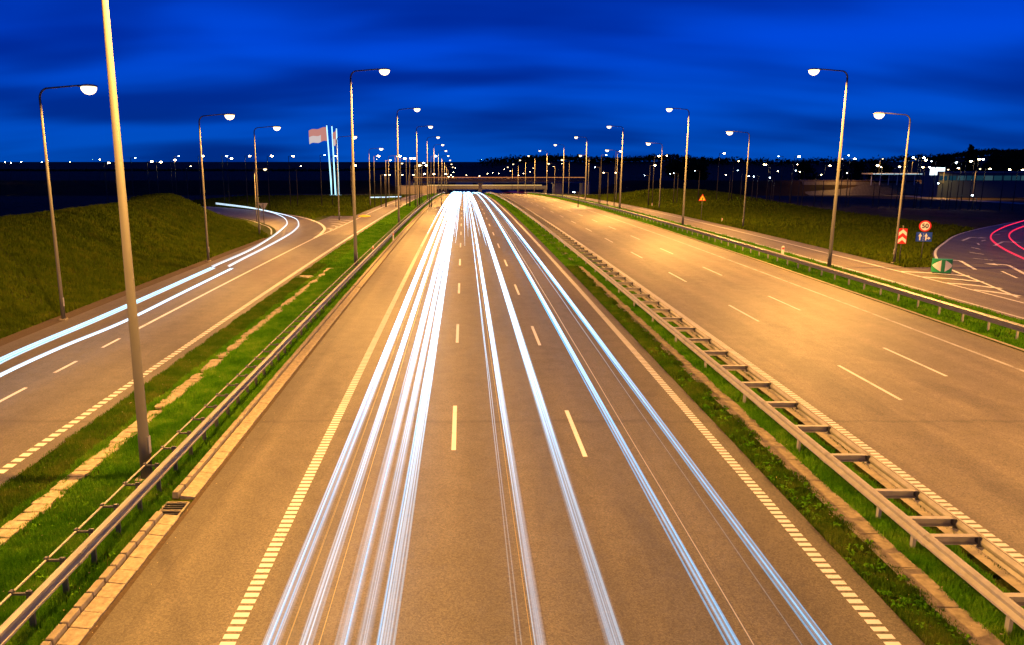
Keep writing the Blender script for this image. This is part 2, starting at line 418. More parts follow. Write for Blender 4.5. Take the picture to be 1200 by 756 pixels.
# gravel/asphalt shoulder lip by the slip road
xstrip('road_shoulder', -21.5, -20.6, YB, 84, M['soil'], -.012, kind='structure', label='dark soil shoulder along the outer edge of the slip road')
xstrip('road_shoulder', -6.62, -6.5, YB, 300, M['soil'], -.010, kind='structure', label='dirt seam between gutter and asphalt')
xstrip('kerb_line', 24.2, 24.42, YB, 400, M['concrete'], .05, kind='structure', label='pale flush kerb at the right edge of the far carriageway')
xstrip('kerb_line', 10.72, 11.05, YB, 400, M['concrete'], .02, kind='structure', label='pale concrete edging between double guard rail and far carriageway')

# painted markings
def rumble(parent, xc, wid, y0, ysplit, y1, period=.222, frac=.62, off=.004, mat='paint'):
    me = MB(); hw = wid/2; hl = period*frac/2
    me.quad((-hw, -hl, 0), (hw, -hl, 0), (hw, hl, 0), (-hw, hl, 0)); me = me.mesh('edge_block', M[mat])
    y = y0
    while y < ysplit:
        inst('edge_block', me, (xc+random.uniform(-.004, .004), y, float(prof(y))+off), parent); y += period
    m = MB()
    while y < min(y1, 75):
        z = float(prof(y))+off; m.quad((xc-hw, y-hl, z), (xc+hw, y-hl, z), (xc+hw, y+hl, z), (xc-hw, y+hl, z)); y += period
    m.build('far_edge_blocks', M[mat], parent, kind='stuff')
    xstrip('edge_line', xc-hw, xc+hw, y, y1, M[mat], off, parent)
rumble(road_l, -4.06, .27, 9.8, 26, 330)
rumble(road_l, 7.40, .27, 9.8, 26, 330)
rumble(road_r, 11.65, .27, 12, 30, 330)
rumble(slip, -12.35, .27, 16, 34, 88, .40)
xstrip('edge_line', -12.47, -12.23, 88, 330, M['paint'], .004, coll)
def dashes(parent, xc, first, period, length, y1, wid=.13, mat='paint'):
    mm = MB(); mm.quad((-wid/2, -length/2, 0), (wid/2, -length/2, 0), (wid/2, length/2, 0), (-wid/2, length/2, 0)); me = mm.mesh('lane_dash', M[mat])
    y = first
    while y < y1:
        o = inst('lane_dash', me, (xc, y, float(prof(y))+.005), parent)
        o.rotation_euler = (math.atan((float(prof(y+2))-float(prof(y-2)))/4), 0, 0); y += period
dashes(road_l, -.28, 9.9, 13.3, 4.1, 320)
dashes(road_l, 3.42, 9.4, 13.3, 4.1, 320)
dashes(road_r, 15.15, 28.2-26.6, 13.3, 4.6, 320)
dashes(road_r, 18.55, 31.2-26.6, 13.3, 4.6, 320)
xstrip('edge_line', 21.95, 22.12, YB, 330, M['paint_dull'], .005, road_r)
# slip road: dashes to y=36, solid beyond
mm = MB(); mm.quad((-.07, -.9, 0), (.07, -.9, 0), (.07, .9, 0), (-.07, .9, 0)); me = mm.mesh('lane_dash', M['paint'])
for px, py in ((-30, 490), (20, 463), (72, 430), (130, 402)):
    gx, gy = ground(px, py); inst('lane_dash', me, (-15.95, gy, .005), slip)
xstrip('solid_line', -16.05, -15.88, 36.8, 86, M['paint'], .005, slip)
line_on('edge_line', [(-15.97, 84), (-16.3, 90), (-17.4, 98), (-20.3, 108.4), (-25.6, 121), (-33, 133), (-43, 146), (-56, 159), (-80, 177)], .34, M['paint'], .012, loop)
line_on('edge_line', [(-21.6, 88), (-23.9, 97), (-27.2, 105), (-32.1, 115), (-39.1, 125), (-48.6, 136), (-60.6, 147)], .16, M['paint_dull'], .0, loop)
line_on('edge_line', [(-15.97, 86), (-15.6, 110), (-15.6, 200), (-15.6, 330)], .2, M['paint'], .006, coll, 3)
for i in range(5):                                           # hatching in the gore
    y = 93.5 + i*4.2; xl = -16.55 - max(0, (y-98)*.22); line_on('hatch_stripe', [(-15.7, y), ((xl-15.7)/2-.1, y+2.6), (xl-.5, y+4.0)], .45, M['paint_dull'], .007, coll, 1)
xstrip('gore_pavement', -20.5, -16.9, 98, 122, M['asphalt_slip'], -.012, kind='structure', label='paved nose between collector lane and curving slip road')
# frontage road
xstrip('edge_line', 29.2, 29.36, YB, 330, M['paint'], .005, front)
xstrip('edge_line', 32.35, 32.52, YB, 330, M['paint'], .005, front)
line_on('edge_line', [(33.4, 46.3), (34.9, 51.5), (36.4, 57), (37.7, 61), (40.7, 67), (43.7, 72), (48, 78), (56, 88.4), (68.5, 101.4), (86.5, 118.4), (119, 144)], .2, M['paint'], .004, junction)
xstrip('gore_pavement', 34.05, 38, 44, 60, M['asphalt_slip'], -.012, kind='structure', label='paved nose behind the green marker board')
for i, (ya, xb) in enumerate(((46.8, 33.9), (49.6, 34.7), (52.4, 35.4), (55.2, 36.2))):
    line_on('hatch_stripe', [(32.5, ya+2.3), ((32.5+xb)/2, ya+1.5), (xb-.1, ya)], .42, M['paint'], .008, front, .6)
def arrow(pts, parent, z=.006):
    m = MB()
    for poly in pts: m.poly([(x, y, float(prof(y))+z) for x, y in poly])
    m.build('turn_arrow', M['paint'], parent)
def turn_arrow(px0, py0, px1, py1, head=1):
    a = np.array(ground(px0, py0)); b = np.array(ground(px1, py1)); d = (b-a); L_ = np.linalg.norm(d); d /= L_; n = np.array([d[1], -d[0]])*head
    w_ = .13
    s1 = [a-n*w_, a+n*w_, b-d*.5+n*w_, b-d*.5-n*w_]
    hb = b - d*.3
    s2 = [hb-d*.35, hb+d*.2, hb+n*.9+d*.25, hb+n*.9-d*.1]
    s3 = [hb+n*.75-d*.6, hb+n*.75+d*.7, hb+n*1.6+d*.1]
    arrow([s1, s2, s3], junction)
turn_arrow(1143, 316, 1124, 305, -1); turn_arrow(1212, 327, 1180, 310, -1)
turn_arrow(1128, 282, 1138, 278, 1); turn_arrow(1165, 288, 1176, 283, 1)
mm = MB(); mm.quad((-.09, -.8, 0), (.09, -.8, 0), (.09, .8, 0), (-.09, .8, 0)); me = mm.mesh('guide_dash', M['paint'])
for px, py, rz in ((1152, 304, .5), (1144.5, 297, .15), (1143.5, 291, -.15), (1146.5, 286, -.5), (1152.5, 282, -.8), (1168, 275, -1.), (1176, 271, -1.05), (1190, 266, -1.1)):
    gx, gy = ground(px, py); inst('guide_dash', me, (gx, gy, Tz(gx, gy)+.004), junction, rz)
line_on('guide_line', [ground(1174, 318), ground(1192, 326)], .16, M['paint'], .004, junction)

# ------------------------------------------------------------------ kerb, gutter, drain on the left shoulder
gut = empty('gutter', (-6.8, 20, 0), kind='structure', label='kerb and gutter of concrete pieces along the left shoulder')
m = MB(); m.box((0, 0, .05), (.16, .485, .17), tap=.92); kme = [m.mesh('kerb_stone', M['concrete'])]
def bevel_mesh(me, w_):
    b = bmesh.new(); b.from_mesh(me); bmesh.ops.bevel(b, geom=b.edges[:], offset=w_, segments=1, affect='EDGES'); b.to_mesh(me); b.free()
bevel_mesh(kme[0], .012)
m = MB(); m.box((0, 0, -.02), (.36, .485, .10)); sme = m.mesh('gutter_slab', M['concrete_b'])
for v in sme.vertices:
    if v.co.z > 0: v.co.z += .025 if v.co.x < 0 else -.012
bevel_mesh(sme, .008)
y = 8.2
far_g = MB()
while y < 300:
    z = float(prof(y))
    if 16.75 < y < 17.75: y += .5; continue
    if y < 50:
        inst('kerb_stone', kme[0], (-7.10+random.uniform(-.008, .008), y, z+random.uniform(-.005, .008)), gut, random.uniform(-.012, .012))
        inst('gutter_slab', sme, (-6.81+random.uniform(-.006, .006), y+random.uniform(-.004, .004), z+.0+random.uniform(-.006, .006)), gut, random.uniform(-.012, .012)).parent = gut
        y += .5
    else:
        far_g.box((-7.10, y+1, z+.05), (.16, 1.98, .16)); far_g.box((-6.81, y+1, z-.02), (.36, 1.98, .09)); y += 2
far_g.build('far_kerb_stones', M['concrete'], gut, kind='stuff')
for ch in list(gut.children): ch.location = Vector(ch.location) - Vector(gut.location)
dr = empty('drain_grate', (-6.95, 17.25, 0), label='rusty iron drain grate set into the break in the kerb', cat='drain grate')
m = MB(); m.box((0, 0, -.14), (.56, .95, .02)); m.build('drain_pit', M['black'], dr)
m = MB()
for sx in (-.27, .27): m.box((sx, 0, -.02), (.04, .95, .05))
for sy in (-.45, .0, .45): m.box((0, sy, -.02), (.50, .04, .05))
m.build('grate_frame', M['concrete'], dr)
m = MB(); m.box((0, 0, -.03), (.50, .03, .04)); bar = m.mesh('grate_bar', M['dark_steel'])
for i in range(8): inst('grate_bar', bar, (0, -.38+i*.11, 0), dr)

# concrete drainage channels in the grass
def channel(xc, wid, y0, y1, name_label, slab=.55, bend=0.):
    ch = empty('drainage_channel', (xc, y0, 0), kind='structure', label=name_label)
    ms = []
    for k in range(5):
        m = MB(); m.box((0, 0, 0), (wid, slab-.03, .09), jit=.022); mm_ = m.mesh('channel_slab', M['concrete_m' if bend else 'concrete_b']); bevel_mesh(mm_, .012); ms.append(mm_)
    y = y0; i = 0
    while y < y1 and i < 290:
        if random.random() > .04:
            o = inst('channel_slab', random.choice(ms), (random.uniform(-.03, .03)*(1.2-bend*2), y-y0, float(prof(y))+random.uniform(.0, .03)*(1-bend*2)), ch, random.uniform(-.07, .07)*(1-bend*2))
            o.rotation_euler[0] = random.uniform(-.05, .05)*(1-bend*2.2); o.rotation_euler[1] = random.uniform(-.06, .06)*(1-bend*2)
        y += slab; i += 1
    return ch
channel(-10.15, .46, 8, 59, 'broken pale concrete drainage channel in the left grass strip', .42)
channel(9.02, .50, 8, 120, 'cracked concrete channel running beside the median guard rail', 1.45, .4)
xstrip('soil_strip', 8.70, 8.80, 5, 330, M['concrete'], .03, kind='structure', label='thin pale edging beside the median channel')

# ------------------------------------------------------------------ guard rails
def path_ys(y0, y1):
    r = []; y = y0
    while y < y1: r.append(y); y += 2. if y < 60 else (4. if y < 200 else 8.)
    return r + [y1]
def beam(name, xc, zc, y0, y1, side, mat, parent, ox=0, oy=0):
    """W section swept along the road; side=+1 bulges towards +x"""
    prof_ = [(0, -.155), (.03, -.15), (.085, -.115), (.085, -.075), (.005, -.02), (.005, .02), (.085, .075), (.085, .115), (.03, .15), (0, .155), (-.012, .15), (.04, .10), (-.010, .02), (-.010, -.02), (.04, -.10), (-.012, -.15)]
    m = MB(); Y = path_ys(y0, y1); k = len(prof_)
    for y in Y:
        z = float(prof(y))
        for a, b in prof_: m.v.append((xc+side*a-ox, y-oy, z+zc+b))
    for i in range(len(Y)-1):
        for j in range(k):
            a = i*k+j; b = i*k+(j+1) % k; m.f.append((a, b, b+k, a+k)); m.mi.append(0); m.smooth.append(False)
    o = m.build(name, mat, parent)
    bm = bmesh.new(); bm.from_mesh(o.data); bmesh.ops.recalc_face_normals(bm, faces=bm.faces); bm.to_mesh(o.data); bm.free()
    return o
def pipe(name, xc, zc, y0, y1, r, mat, parent, ox=0, oy=0):
    m = MB(); m.tube([(xc-ox, y-oy, float(prof(y))+zc) for y in path_ys(y0, y1)], r, 6); return m.build(name, mat, parent)
# left rail
gl = empty('guard_rail', (-7.6, 8, 0), label='steel guard rail with thin back rail between left grass strip and shoulder', cat='guard rail')
beam('rail', -7.52, .60, 5, 330, 1, M['galv'], gl, -7.6, 8)
pipe('back_rail', -7.93, .72, 5, 200, .022, M['galv_w'], gl, -7.6, 8)
pm = MB(); pm.box((0, 0, .33), (.10, .055, .86)); post_me = pm.mesh('post', M['dark_steel'])
bk = MB(); bk.box((-.16, 0, .70), (.34, .05, .04)); bk.box((-.31, 0, .73), (.06, .09, .07)); bk.box((.02, 0, .60), (.10, .10, .16)); bk_me = bk.mesh('bracket', M['dark_steel'])
y = 6.6; c = 0
while y < 210:
    z = float(prof(y)); inst('post', post_me, (-.03, y-8, z), gl)
    if c < 120: inst('bracket', bk_me, (-.03, y-8, z), gl)
    y += 1.17; c += 1
WP = [(.0, -.158), (.036, -.157), (.093, -.118), (.093, -.072), (.013, -.02), (.013, .02), (.093, .072), (.093, .118), (.036, .157), (.0, .158)]
def splice(side, mat):
    m = MB()
    for i in range(len(WP)-1):
        (a, b), (c, d) = WP[i], WP[i+1]; m.quad((side*a, -.17, b), (side*c, -.17, d), (side*c, .17, d), (side*a, .17, b))
    for a_ in (-.11, .11):
        for b_ in (-.095, .095): m.box((side*.10, a_, b_), (.022, .034, .034))
    return m.mesh('splice', mat)
spl = splice(1, M['galv'])
y = 10.
while y < 120: inst('splice', spl, (-7.52+7.6, y-8, float(prof(y))+.60), gl); y += 4.
# median double rail
gm = empty('double_guard_rail', (9.9, 8, 0), label='double steel guard rail with cross spacers in the central median', cat='guard rail')
beam('rail', 9.42, .62, 5, 330, -1, M['galv_w'], gm, 9.9, 8)
beam('rail', 10.42, .62, 5, 330, 1, M['galv_w'], gm, 9.9, 8)
m = MB()                                                     # channel-section spacer, open to one side
m.box((0, 0, .735), (.98, .13, .014)); m.box((0, .060, .65), (.98, .012, .17)); m.box((0, .0, .57), (.98, .13, .012))
sp_me = m.mesh('spacer', M['galv_w'])
m = MB(); m.box((.50, -.02, .66), (.07, .10, .13)); m.box((.53, -.05, .56), (.10, .06, .07)); br_me = m.mesh('end_bracket', M['dark_steel'])
m = MB(); m.box((-.30, 0, .27), (.07, .10, .72)); mp_me = m.mesh('post', M['galv_w'])
y = 12.35 - 4.4; k = 0
while y < 260:
    z = float(prof(y)); inst('spacer', sp_me, (0.02, y-8, z), gm)
    if y < 110: inst('end_bracket', br_me, (0, y-8, z), gm)
    if k % 2 == 0: inst('post', mp_me, (0, y-8, z), gm)
    y += 2.2; k += 1
spa, spb = splice(-1, M['galv_w']), splice(1, M['galv_w'])
y = 10.3
while y < 110:
    inst('splice', spa, (9.42-9.9, y-8, float(prof(y))+.62), gm); inst('splice', spb, (10.42-9.9, y-8, float(prof(y))+.62), gm); y += 4.4
z = 0; inst('spacer', sp_me, (.02, 15.35-8+.0, z), gm); inst('end_bracket', br_me, (0, 15.35-8, z), gm); inst('post', mp_me, (0, 15.35-8, z), gm)
m = MB(); m.box((0, 0, 0), (.03, .05, .05)); bolt = m.mesh('bolt', M['dark_steel'])
# right rail
gr = empty('guard_rail', (25.4, 8, 0), label='dark steel guard rail on posts along the outer side of the far carriageway', cat='guard rail')
beam('rail', 25.35, .62, 5, 330, -1, M['galv'], gr, 25.4, 8)
pipe('back_rail', 25.75, .66, 5, 200, .03, M['galv_w'], gr, 25.4, 8)
pm = MB(); pm.box((0, 0, .33), (.09, .06, .84)); pm.box((.17, 0, .66), (.34, .05, .04)); post2 = pm.mesh('post', M['galv_w'])
y = 9.
while y < 300: inst('post', post2, (.06, y-8, float(prof(y))), gr); y += 2.0 if y < 160 else 4

# ------------------------------------------------------------------ street lamps
def lamp_proto(h, reach, r0, r1, watts):
    root = empty('street_lamp', (0, 0, 0))
    m = MB(); m.tube([(0, 0, .0), (0, 0, 1.2), (0, 0, 1.22), (0, 0, h-.55)], [r0, r0*.95, r0*.88, r1], 12); m.build('pole', M['pole'], root)
    m = MB(); m.box((0, 0, .03), (r0*3.2, r0*3.2, .06))
    for sx in (-1, 1):
        for sy in (-1, 1): m.tube([(sx*r0*1.25, sy*r0*1.25, .06), (sx*r0*1.25, sy*r0*1.25, .11)], .02, 6)
    m.build('base_plate', M['concrete'], root)
    m = MB(); m.box((r0*.93, 0, .95), (.02, r0*.9, .45)); m.build('access_door', M['galv_w'], root)
    m = MB(); pts = []
    for k in range(7):
        a = math.pi/2*k/6; pts.append((.5*(1-math.cos(a)), 0, h-.55+.5*math.sin(a)))
    pts.append((reach-.3, 0, h+.07)); pts[-2] = (.5, 0, h-.06); m.tube(pts, [r1*(1-.3*i/(len(pts)-1)) for i in range(len(pts))], 8); m.build('arm', M['pole'], root)
    m = MB()                                                  # luminaire housing: flattened, tapered shell
    L_ = .95; x0 = reach-.38
    sec = [(0, .06, .05, .03), (.18, .13, .09, .05), (.45, .19, .12, .06), (.75, .17, .10, .05), (.95, .06, .04, .02)]
    n0 = 0
    for (dx, hw, up, dn) in sec:
        for k in range(10):
            a = 2*math.pi*k/10; s_ = math.sin(a); m.v.append((x0+dx, math.cos(a)*hw, h+.02+(s_*up if s_ > 0 else s_*dn)))
    for i in range(len(sec)-1):
        for k in range(10):
            a = i*10+k; b = i*10+(k+1) % 10; m.f.append((a, a+10, b+10, b)); m.mi.append(0); m.smooth.append(True)
    m.f.append(tuple(range(10))); m.f.append(tuple(40+k for k in reversed(range(10)))); m.mi += [0, 0]; m.smooth += [False, False]
    hd = m.build('lamp_head', M['galv_w'], root)
    m = MB(); xc = x0+.52                                     # glowing bowl under the housing
    for j, (zz_, rr) in enumerate(((.0, 1.), (-.11, .97), (-.22, .80), (-.31, .52), (-.36, .05))):
        for k in range(12):
            a = 2*math.pi*k/12; m.v.append((xc+math.cos(a)*.38*rr, math.sin(a)*.30*rr, h-.015+zz_))
    for j in range(4):
        for k in range(12):
            a = j*12+k; b = j*12+(k+1) % 12; m.f.append((a, a+12, b+12, b)); m.mi.append(0); m.smooth.append(True)
    m.build('glass_bowl', M['lamp_near'], hd)
    if watts:
        l = bpy.data.lights.new('lamp_light', 'SPOT'); l.energy = watts; l.color = (1, .465, .088); l.spot_size = R(164); l.spot_blend = .35; l.shadow_soft_size = .07
        lo = bpy.data.objects.new('lamp_light', l); lo.location = (xc, 0, h-.42); col.objects.link(lo); lo.parent = root
    return root
ORD = ['first', 'second', 'third', 'fourth', 'fifth', 'sixth', 'seventh', 'eighth', 'ninth', 'tenth', 'eleventh', 'twelfth', 'thirteenth', 'fourteenth']
tallp = lamp_proto(14.55, 2.35, .150, .062, 30000)
tallr = lamp_proto(14.55, 2.35, .150, .062, 34000)
lowp = lamp_proto(11.6, 2.3, .105, .055, 9000)
used = set()
def place_lamp(proto, x, y, rz, label, group, dz=0, scale=1):
    if proto.name not in used: o = proto; used.add(proto.name)
    else: o = copy_tree(proto)
    o.location = (x, y, Tz(x, y)+dz); o.rotation_euler = (0, 0, rz); o.scale = (scale,)*3
    put(o, label=label, cat='street lamp', group=group); return o
YL = [-21.8, 19.1] + [59.6+40.9*i for i in range(10)]
for i, y in enumerate(YL):
    x = -8.25 if i < 8 else -8.25+(i-7)*.5*0
    lab = ('tall grey lamp post behind the camera on the left grass strip' if i == 0 else
           'nearest tall lamp post behind the left guard rail, its head above the picture' if i == 1 else
           'tall curved-arm street lamp behind the left guard rail, %s beyond the nearest post' % ORD[i-2])
    place_lamp(tallp, x, y, 0, lab, 'tall street lamps along the left guard rail')
for i, y in enumerate(YL[:]):
    lab = ('tall grey lamp post behind the camera beyond the right guard rail' if i == 0 else
           'tall lamp post right of the camera beyond the right guard rail' if i == 1 else
           'tall street lamp on the strip beyond the right guard rail, %s one in view' % ORD[i-2])
    place_lamp(tallr, 28.1 if i < 7 else 28.1-(i-6)*.35, y, math.pi, lab, 'tall street lamps along the right guard rail')
for i, (x, y) in enumerate([(-20.9, 15.5), (-20.7, 39.6), (-20.9, 63.7), (-22.3, 85.6)]):
    place_lamp(lowp, x, y, 0, ['lamp post at the foot of the grassy mound, outside the left edge', 'street lamp at the foot of the grassy mound, leftmost with a long pole',
               'street lamp at the foot of the mound, halfway along the slip road', 'thin street lamp at the inner edge of the curving slip road'][i], 'street lamps along the slip road')
for i, (x, y) in enumerate([(34.6, 22.), (34.55, 62.3), (34.6, 97.), (34.8, 140.), (35, 181.), (35, 222), (35, 263), (35, 304)]):
    place_lamp(lowp, x, y, math.pi, ('lamp post on the far edge of the frontage road, outside the right edge' if i == 0 else
               'shorter street lamp on the far edge of the frontage road, %s one in view' % ORD[i-1]), 'shorter street lamps along the frontage road')
for i, (px, py) in enumerate([(397.6, 258.5), (434, 243), (456, 236), (301, 259.5)]):
    gx, gy = ground(px, py); place_lamp(lowp, gx, gy, 0, ['street lamp on the grass by the collector lane left of the first tall row lamp',
        'smaller street lamp beyond the flagpoles on the collector side', 'small street lamp where the collector lane nears the wall', 'thin low street lamp behind the loop of the slip road'][i],
        'street lamps by the collector lane', scale=[1, .95, .9, .62][i])
# lamps too far off to show parts
def far_lamp(px, py, hh=11., size=.42, cool=False, grp='left', ymin=90, dist=None, label=None):
    d = ray(px, py)
    if dist: t = dist
    else:
        t = ymin
        while t < 2600 and HC + d.z*t > Tz(d.x*t, d.y*t) + hh: t *= 1.02
    x, y, z = d.x*t, d.y*t, HC + d.z*t; g = Tz(x, y)
    h = max(2., min(z-g, 30)); s_ = size*(.55+.45*min(t, 1500)/700)
    key = (cool, round(h), round(s_, 1))
    if key not in FL:
        m = MB(); m.tube([(0, 0, 0), (0, 0, h)], [.09, .05], 5, 0); m.tube([(0, 0, h-.03), (-.7 if px > 543 else .7, 0, h+.02)], .04, 5, 0)
        cxx = -.9 if px > 543 else .9; n0 = len(m.v)
        for j, (zz_, rr) in enumerate(((.5, .2), (.3, .8), (0, 1), (-.3, .8), (-.5, .2))):
            for k in range(8): a = 2*math.pi*k/8; m.v.append((cxx+math.cos(a)*rr*s_, math.sin(a)*rr*s_, h+zz_*s_*.9))
        for j in range(4):
            for k in range(8):
                a = n0+j*8+k; b = n0+j*8+(k+1) % 8; m.f.append((a, a+8, b+8, b)); m.mi.append(1); m.smooth.append(True)
        FL[key] = m.mesh('street_lamp', [M['far_pole'], M['lamp_far_cool' if cool else 'lamp_far']])
    return inst('street_lamp', FL[key], (x, y, g), label=label or ('small far-off lamp glowing above the dark fields on the left' if grp == 'left' else 'small far-off lamp glowing above the dark land on the right' if grp == 'right' else 'tiny lamp shining beyond the overpass'),
         cat='street lamp', group={'left': 'far lamps on the left horizon', 'right': 'far lamps on the right horizon', 'mid': 'far lamps beyond the overpass'}[grp])
place_lamp(lowp, -19.5, 322, 0, 'small lamp added to light the retaining wall at the left end of the overpass', 'street lamps by the collector lane')  # extra lamp added to brighten the retaining wall
place_lamp(lowp, -25.5, 300, 0, 'small lamp on the grass in front of the left end of the retaining wall', 'street lamps by the collector lane')
FL = {}
LL = []
TENS = ['', '', 'twenty', 'thirty', 'forty', 'fifty', 'sixty']
ORD2 = ORD + ['fifteenth', 'sixteenth', 'seventeenth', 'eighteenth', 'nineteenth']
def ordinal(i):
    i += 1
    if i < 20: return ORD2[i-1]
    t, u = divmod(i, 10); return TENS[t][:-1]+'ieth' if u == 0 else TENS[t]+'-'+ORD2[u-1]
for px, py, c_, s_ in [(4,190,0,.9),(11,191,0,.9),(23,190,0,1),(47,190,1,.8),(54,188,0,.8),(80,190,0,.5),(108,186,0,.9),(115,187,0,1.2),(122,190,0,.9),(153,185,1,.6),(172,185,0,.9),(183,190,0,1.3),(204,183,1,.6),(200,190,0,.8),(218,195,0,.5),
    (232,182,0,1.1),(260,182,1,.7),(266,188,0,.9),(287,183,0,.8),(313,182,0,1.3),(338,181,0,1.1),(347,194,0,.6),(375,180,1,.6),(388,181,1,.7),(411,194,0,.9),(438,180,0,.9),(441,172,0,1.1),(452,188,1,.7),(463,181,0,1.2),(469,188,0,.9),(476,185,0,1.1),(480,190,0,.9),(486,193,0,.9),(491,191,1,.9),(494,196,0,.8),
    (446,205,0,.5),(451,203,0,.5),(466,203,0,.5),(479,204,0,.6),(492,204,0,.8),(503,203,0,.8),(517,205,0,.8),(505,179,1,.7)]:
    LL.append((px, py, c_, s_))
for i, (px, py, c_, s_) in enumerate(sorted(LL)): far_lamp(px, py, 11, .42*s_*.8, bool(c_), 'left', 150, label='%s%s lamp above the dark fields, %s from the left picture edge' % ('tiny ' if s_ < .8 else 'small ', 'bluish' if c_ else 'warm', ordinal(i)))
LL = []
for px, py, c_, s_ in [(705,180,1,.6),(722,177,0,.9),(703,196,1,.4),(713,199,0,.4),(727,202,0,.4),(767,182,0,.8),(776,182,0,.6),(762,194,0,.9),(761,203,1,.4),(791,201,1,.5),(795,203,1,.5),(820,202,1,.4),(843,184,0,.9),(860,189,0,.6),(856,205,0,.5),(883,205,1,.5),(889,204,1,.5),(901,196,0,1.1),(903,193,0,.8),(906,201,0,.6),(908,206,1,.4),
    (918,182,1,.6),(931,184,0,.9),(929,191,0,.5),(938,200,1,.4),(943,199,0,.4),(957,205,0,.5),(967,196,0,.8),(996,187,0,1),(998,203,0,.5),(989,183,1,.5),(1027,197,0,.4),(1034,194,0,1.2),(1049,193,0,.9),(1055,195,0,.9),(1065,184,1,.7),(1077,186,0,1.5),(1079,191,0,.9),(1076,196,0,.9),(1084,195,0,.9),(1097,191,1,.5),(1118,194,0,1),(1115,190,1,.7),(1127,190,1,.5),(1132,192,0,1),(1142,187,0,1.1),(1147,185,1,1),(1155,196,0,1.1),(1178,196,0,1.1),(1193,197,0,.7),(1145,229,1,.8),(1105,215,1,.6),(870,200,1,.3),(678,222,1,.9)]:
    LL.append((px, py, c_, s_))
for i, (px, py, c_, s_) in enumerate(sorted(LL)[::-1]): far_lamp(px, py, 11, .42*s_*.8, bool(c_), 'right', 150, label='%s%s lamp over the dark land, %s from the right picture edge' % ('tiny ' if s_ < .8 else 'small ', 'bluish' if c_ else 'warm', ordinal(i)))
LL = []
for px, py, s_ in [(564,180,1.2),(570,203,.8),(576,202,.8),(583,203,.9),(590,198,.8),(597,200,.8),(606,205,.6),(612,203,.7),(620,201,.7),(624,197,.7),(560,206,.6),(529,207,.6),(545,205,.5),(640,200,.7),(648,195,.7),(658,192,.8),(533,197,1.1),(530,202,1.1),(527,205,1.0),(524,207,.9)]:
    LL.append((px, py, s_))
for i, (px, py, s_) in enumerate(sorted(LL)): far_lamp(px, py, 10, .34*s_, False, 'mid', 480, label='tiny lamp beyond the overpass railing, %s one from the left' % ordinal(i))

# ------------------------------------------------------------------ light trails (long-exposure streaks, modelled as real glowing filaments at lamp height)
def filaments(name, centre, wid, n, mats, r, zc, y0, y1, label, group, vs=.10, step=6, soft=True, stagger=0):
    o_ = MB(); Y = []; y = y0
    while y < y1: Y.append(y); y += step if y > 60 else 3
    Y.append(y1)
    for k in range(n):
        t = (k+.5)/n-.5 if n > 1 else 0
        off = t*wid + random.uniform(-.2, .2)*wid/n; dz = random.uniform(-vs, vs); rr = r*random.uniform(.6, 1.3); ph = random.uniform(0, 6)
        mi = random.choices(range(len(mats)), weights=[2]+[1]*(len(mats)-1))[0] if len(mats) > 1 else 0
        a0 = y0 + random.uniform(0, stagger)
        Q = [yy for yy in Y if yy >= a0]
        o_.tube([(centre+off+.04*math.sin(yy*.021+ph)+.006*math.sin(yy*.5+ph), yy, float(prof(yy))+zc+dz) for yy in Q], [rr*min(1, .15+(yy-a0)/30) if stagger else rr for yy in Q], 5, mi, smooth=False)
    if soft:
        for q in (1., .8, .55):
            o_.tube([(centre+.04*math.sin(yy*.021), yy, float(prof(yy))+zc) for yy in Y], max(wid*.5, .03)*q+.02, 8, len(mats), smooth=False)
        mats = list(mats)+['head_soft']
    ob = o_.build(name, [M[m_] for m_ in mats], label=label, cat='light trail', group=group)
    return ob
GT = 'headlight trails on the near carriageway'
def trail(xc, wid, n, mats, r, label, zc=.65, y1=420, vs=.10, y0=2.): filaments('light_trail', xc, wid, n, mats, r, zc, y0, y1, label, GT, vs, soft=(n > 2))
trail(-3.06, .24, 8, ['head_white', 'head_pale', 'head_blue'], .016, 'leftmost broad white headlight trail next to the left edge line')
trail(-2.52, .18, 6, ['head_white', 'head_pale'], .016, 'second broad white headlight trail from the left edge line')
trail(-1.92, .20, 6, ['head_pale', 'head_white', 'head_blue'], .015, 'third pale blue headlight trail from the left edge line')
trail(-1.60, .20, 5, ['head_pale'], .010, 'faint hazy headlight trail between two brighter ones in the left lane')
trail(-1.24, .22, 8, ['head_white', 'head_white', 'head_blue'], .017, 'bright white headlight trail along the right side of the left lane')
trail(.86, .035, 2, ['head_pale'], .010, 'thin pale trail just right of the first dashed lane line')
trail(1.22, .15, 5, ['head_pale', 'head_white'], .015, 'medium white headlight trail in the middle lane')
trail(2.40, .27, 8, ['head_pale', 'head_white'], .015, 'wide soft white headlight trail left of the second dashed lane line')
trail(4.30, .11, 4, ['head_blue'], .017, 'bright blue headlight trail in the right lane, left one of two')
trail(4.60, .03, 1, ['head_warm'], .009, 'hair-thin warm trail beside the left blue trail')
trail(5.74, .12, 4, ['head_blue'], .017, 'bright blue headlight trail nearest the right edge line')
trail(5.42, .03, 1, ['head_pale'], .008, 'hair-thin pale trail left of the outermost blue trail')
trail(-2.78, .05, 2, ['head_gold'], .007, 'hair-thin golden trail between the two leftmost white trails')
trail(-2.25, .04, 2, ['head_gold'], .006, 'hair-thin golden trail right of the second white trail', zc=.9)
trail(1.03, .03, 1, ['head_gold'], .006, 'hair-thin golden trail in the middle lane', zc=.85)
